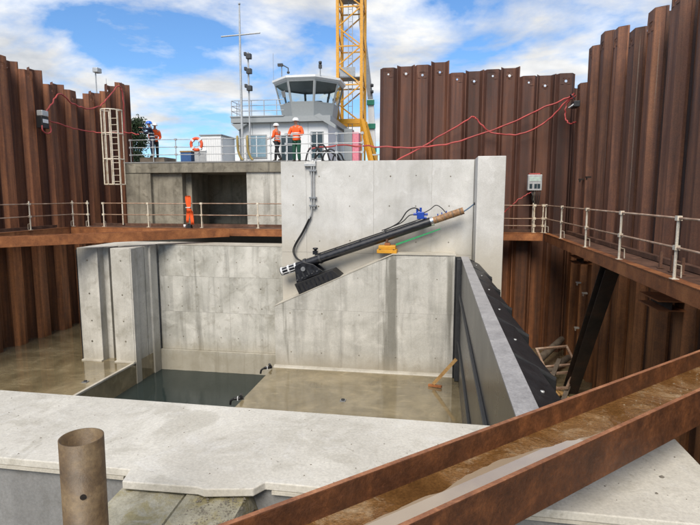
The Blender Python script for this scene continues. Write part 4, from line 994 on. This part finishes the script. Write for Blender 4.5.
ms = thing('signal_mast', 'tall thin grey mast with a single crossarm', 'mast', (-13.35, 34.9, 2.85))
MB().tube([(0, 0, 0), (0, 0, 8), (0.03, 0, 11.1)], [.09, .075, .045], 10).build('pole', 'galv', ms); MB().tube([(-1.3, 0, 9.17), (1.42, 0, 9.28)], .05, 8).build('crossarm', 'galv', ms); MB().lathe([(.0, 0), (.07, .02), (.07, .12), (0, .16)], (.03, 0, 11.1), 10).build('finial', 'grey_metal', ms)
m2 = thing('lamp_mast', 'shorter mast carrying three dark floodlights in a column', 'mast', (-12.8, 34.9, 2.85))
MB().tube([(0, 0, 0), (0, 0, 8.1)], .06, 8).build('pole', 'galv', m2)
for z in (5.75, 6.85, 7.8): MB().box(-.08, .26, -.25, .05, z - .17, z + .17).box(-.24, -.08, -.2, .05, z + .05, z + .28).build('floodlight', 'dark_metal', m2, .03)
cn = thing('site_cabin', 'white ribbed site cabin behind the lifebuoy', 'cabin', (-15.05, 33.6, 2.85))
box('body', 'white_paint', cn, -.75, .72, 0, 2.4, .0, 2.55, bevel=.03)
for k in range(9): box('rib', 'white_paint', cn, -.68 + k * .16, -.62 + k * .16, -.025, -.001, .12, 2.4)
box('roof', 'grey_panel', cn, -.8, .77, -.05, 2.45, 2.56, 2.64)
for k, (x, w_, h_, mt) in enumerate(((-17.2, .75, 1.5, 'blue_kit'), (-16.2, .8, 1.55, 'galv'))):
    o = thing('equipment_crate', ('blue equipment crate far behind the quay railing', 'pale equipment crate far behind the quay railing')[k], 'crate', (x, 33.5, 2.85))
    box('body', mt, o, 0, w_, 0, .9, .1, h_, bevel=.02); box('lid', 'wood_new' if k == 0 else 'white_paint', o, -.03, w_ + .03, -.03, .93, h_ + .002, h_ + .09)
    for a_ in (.05, w_ - .15): box('foot', 'dark_metal', o, a_, a_ + .1, 0, .9, 0, .099)

# ================================================================ yellow crane and things at its base
CY = 42.0
cr2 = thing('tower_crane', 'yellow lattice tower crane mast standing behind the control tower', 'crane', (-6.98, CY, 2.85))
hw = .92; Z0, Z1 = 4.2, 30.0
for sx in (-1, 1):
    for sy in (-1, 1):
        MB().bar((sx * hw, sy * hw, Z0), (sx * hw, sy * hw, Z1), .22, .22, (0, 1, 0)).build('chord', 'crane_yellow', cr2)
        MB().bar((sx * hw, sy * hw, Z0 + .2), (sx * 2.05, sy * 2.0, .25), .30, .30).build('leg', 'crane_yellow', cr2)
        box('foot_plate', 'galv', cr2, sx * 2.05 - .4, sx * 2.05 + .4, sy * 2 - .4, sy * 2 + .4, 0, .25)
        MB().bar((sx * hw, sy * hw, Z0 + .0), (sx * hw, sy * hw, .0), .14, .14, (0, 1, 0)).build('inner_leg', 'crane_yellow', cr2)
st_ = 1.42; nb = int((Z1 - Z0) / st_)
for k in range(nb):
    z = Z0 + k * st_; f_ = 1 if k % 2 else -1
    for s in (-1, 1):
        MB().bar((-hw * f_, s * hw, z), (hw * f_, s * hw, z + st_), .085, .085, (0, 1, 0)).build('diagonal', 'crane_yellow', cr2)
        MB().bar((s * hw, -hw * f_, z), (s * hw, hw * f_, z + st_), .085, .085, (1, 0, 0)).build('diagonal', 'crane_yellow', cr2)
        if k % 2 == 0:
            MB().bar((-hw, s * hw, z), (hw, s * hw, z), .09, .09).build('horizontal', 'crane_yellow', cr2); MB().bar((s * hw, -hw, z), (s * hw, hw, z), .09, .09).build('horizontal', 'crane_yellow', cr2)
for s in (-1, 1):
    MB().bar((-hw - .2, s * hw, Z0 + .1), (hw + .2, s * hw, Z0 + .1), .2, .36).build('base_beam', 'crane_yellow', cr2)
for z in (7.6, 13.4, 19): box('rest_platform', 'grey_metal', cr2, -hw + .15, hw - .15, -hw + .1, hw - .3, z, z + .06); box('platform_guard', 'grey_metal', cr2, -hw + .15, hw - .5, -hw + .05, -hw + .09, z + .06, z + .75)
for x in (-.22, .1): MB().bar((x, -.2, 0), (x, -.2, 28), .05, .05, (0, 1, 0)).build('ladder_stile', 'grey_metal', cr2)
for k in range(60): MB().bar((-.2, -.2, .6 + k * .45), (.08, -.2, .6 + k * .45), .03, .03).build('ladder_rung', 'grey_metal', cr2)
lm = thing('leaning_leader', 'pale pile-driving leader with green clamps leaning behind the crane mast', 'piling rig', (-5.45, 44.5, 2.85))
MB().bar((0, 0, 0), (-.35, 0, 6.5), .5, .3, (0, 1, 0)).build('lower_leader', 'white_paint', lm); MB().bar((-.36, 0, 6.52), (-1.9, 0, 19), .42, .3, (0, 1, 0)).build('upper_leader', 'grey_metal', lm)
for z in (2.2, 4.1, 6.0): box('clamp', 'lamp_green', lm, -.30 - z * .054, .32 - z * .054, -.3, -.16, z, z + .42, bevel=.03)
for z in (7.4, 7.9): MB().lathe([(.001, 0), (.13, .05), (.13, .25), (.001, .3)], (-.2, -.3, z - .5), 8).build('lamp', 'dark_metal', lm)
pk = thing('sheeted_stack', 'grey and pink sheeted stack standing under the crane mast', 'stack', (-6.6, 39.5, 2.85))
box('grey_half', 'grey_panel', pk, -.55, .08, 0, 1, 0, 3.55, bevel=.04); box('pink_half', 'pink_sheet', pk, .09, .58, 0, 1, 0, 3.3, bevel=.04); box('plinth', 'dark_metal', pk, -.6, .62, -.05, 1.05, -.02, .08)
tr_ = thing('quay_trestle', 'pale steel trestle beside the crane foot', 'trestle', (-4.75, 40.5, 2.85))
for x in (-.5, .0, .5): MB().bar((x, 0, 0), (x, 0, 1.75), .09, .09, (0, 1, 0)).build('leg', 'wood_new', tr_)
for z in (.9, 1.7): MB().bar((-.6, 0, z), (.6, 0, z), .1, .1).build('beam', 'galv', tr_)
# pole with floodlight on the left piles
fp = thing('floodlight_pole', 'small floodlight on a pole above the left piles', 'floodlight', (-18.35, 26.6, 6.9))
MB().tube([(0, 0, 0), (0, 0, 1.25)], .035, 8).build('pole', 'galv', fp); MB().box(-.05, .25, -.2, .2, 1.1, 1.35).build('lamp', 'galv', fp, .03); MB().tube([(0, .9, -.3), (0, .9, 1.0)], .01, 5).build('aerial', 'grey_metal', fp)


def bush(label, loc, rx, rz_, seed, n=1100):
    rr = random.Random(seed); o = thing('bush', label, 'bush', loc)
    tm = MB()
    for k in range(6):
        a_ = rr.uniform(0, 6.28); e_ = Vector((math.cos(a_) * rx * .5, math.sin(a_) * rx * .5, rz_ * rr.uniform(.6, 1.0)))
        tm.tube([(0, 0, 0), e_ * .5 + Vector((0, 0, .1)), e_], [.06, .035, .012], 6)
    tm.build('stem', 'bark', o)
    m = MB(); cl_ = [Vector((rr.gauss(0, .42) * rx, rr.gauss(0, .42) * rx, rz_ * rr.uniform(.25, 1.0))) for _ in range(26)]
    for k in range(n):
        c_ = rr.choice(cl_) + Vector((rr.gauss(0, .16), rr.gauss(0, .16), rr.gauss(0, .16)))
        u = Vector((rr.gauss(0, 1), rr.gauss(0, 1), rr.gauss(0, 1))).normalized(); v = u.cross(Vector((rr.gauss(0, 1), rr.gauss(0, 1), .3))).normalized(); s = rr.uniform(.05, .10)
        m.add([c_ - u * s, c_ + v * s * .5, c_ + u * s, c_ - v * s * .5], [(0, 1, 2, 3)])
    m.build('crown', 'leaf', o)


bush('dark green bush showing between the left piles and the navy worker', (-18.6, 30.6, 2.85), .55, 3.1, 3, 4200)
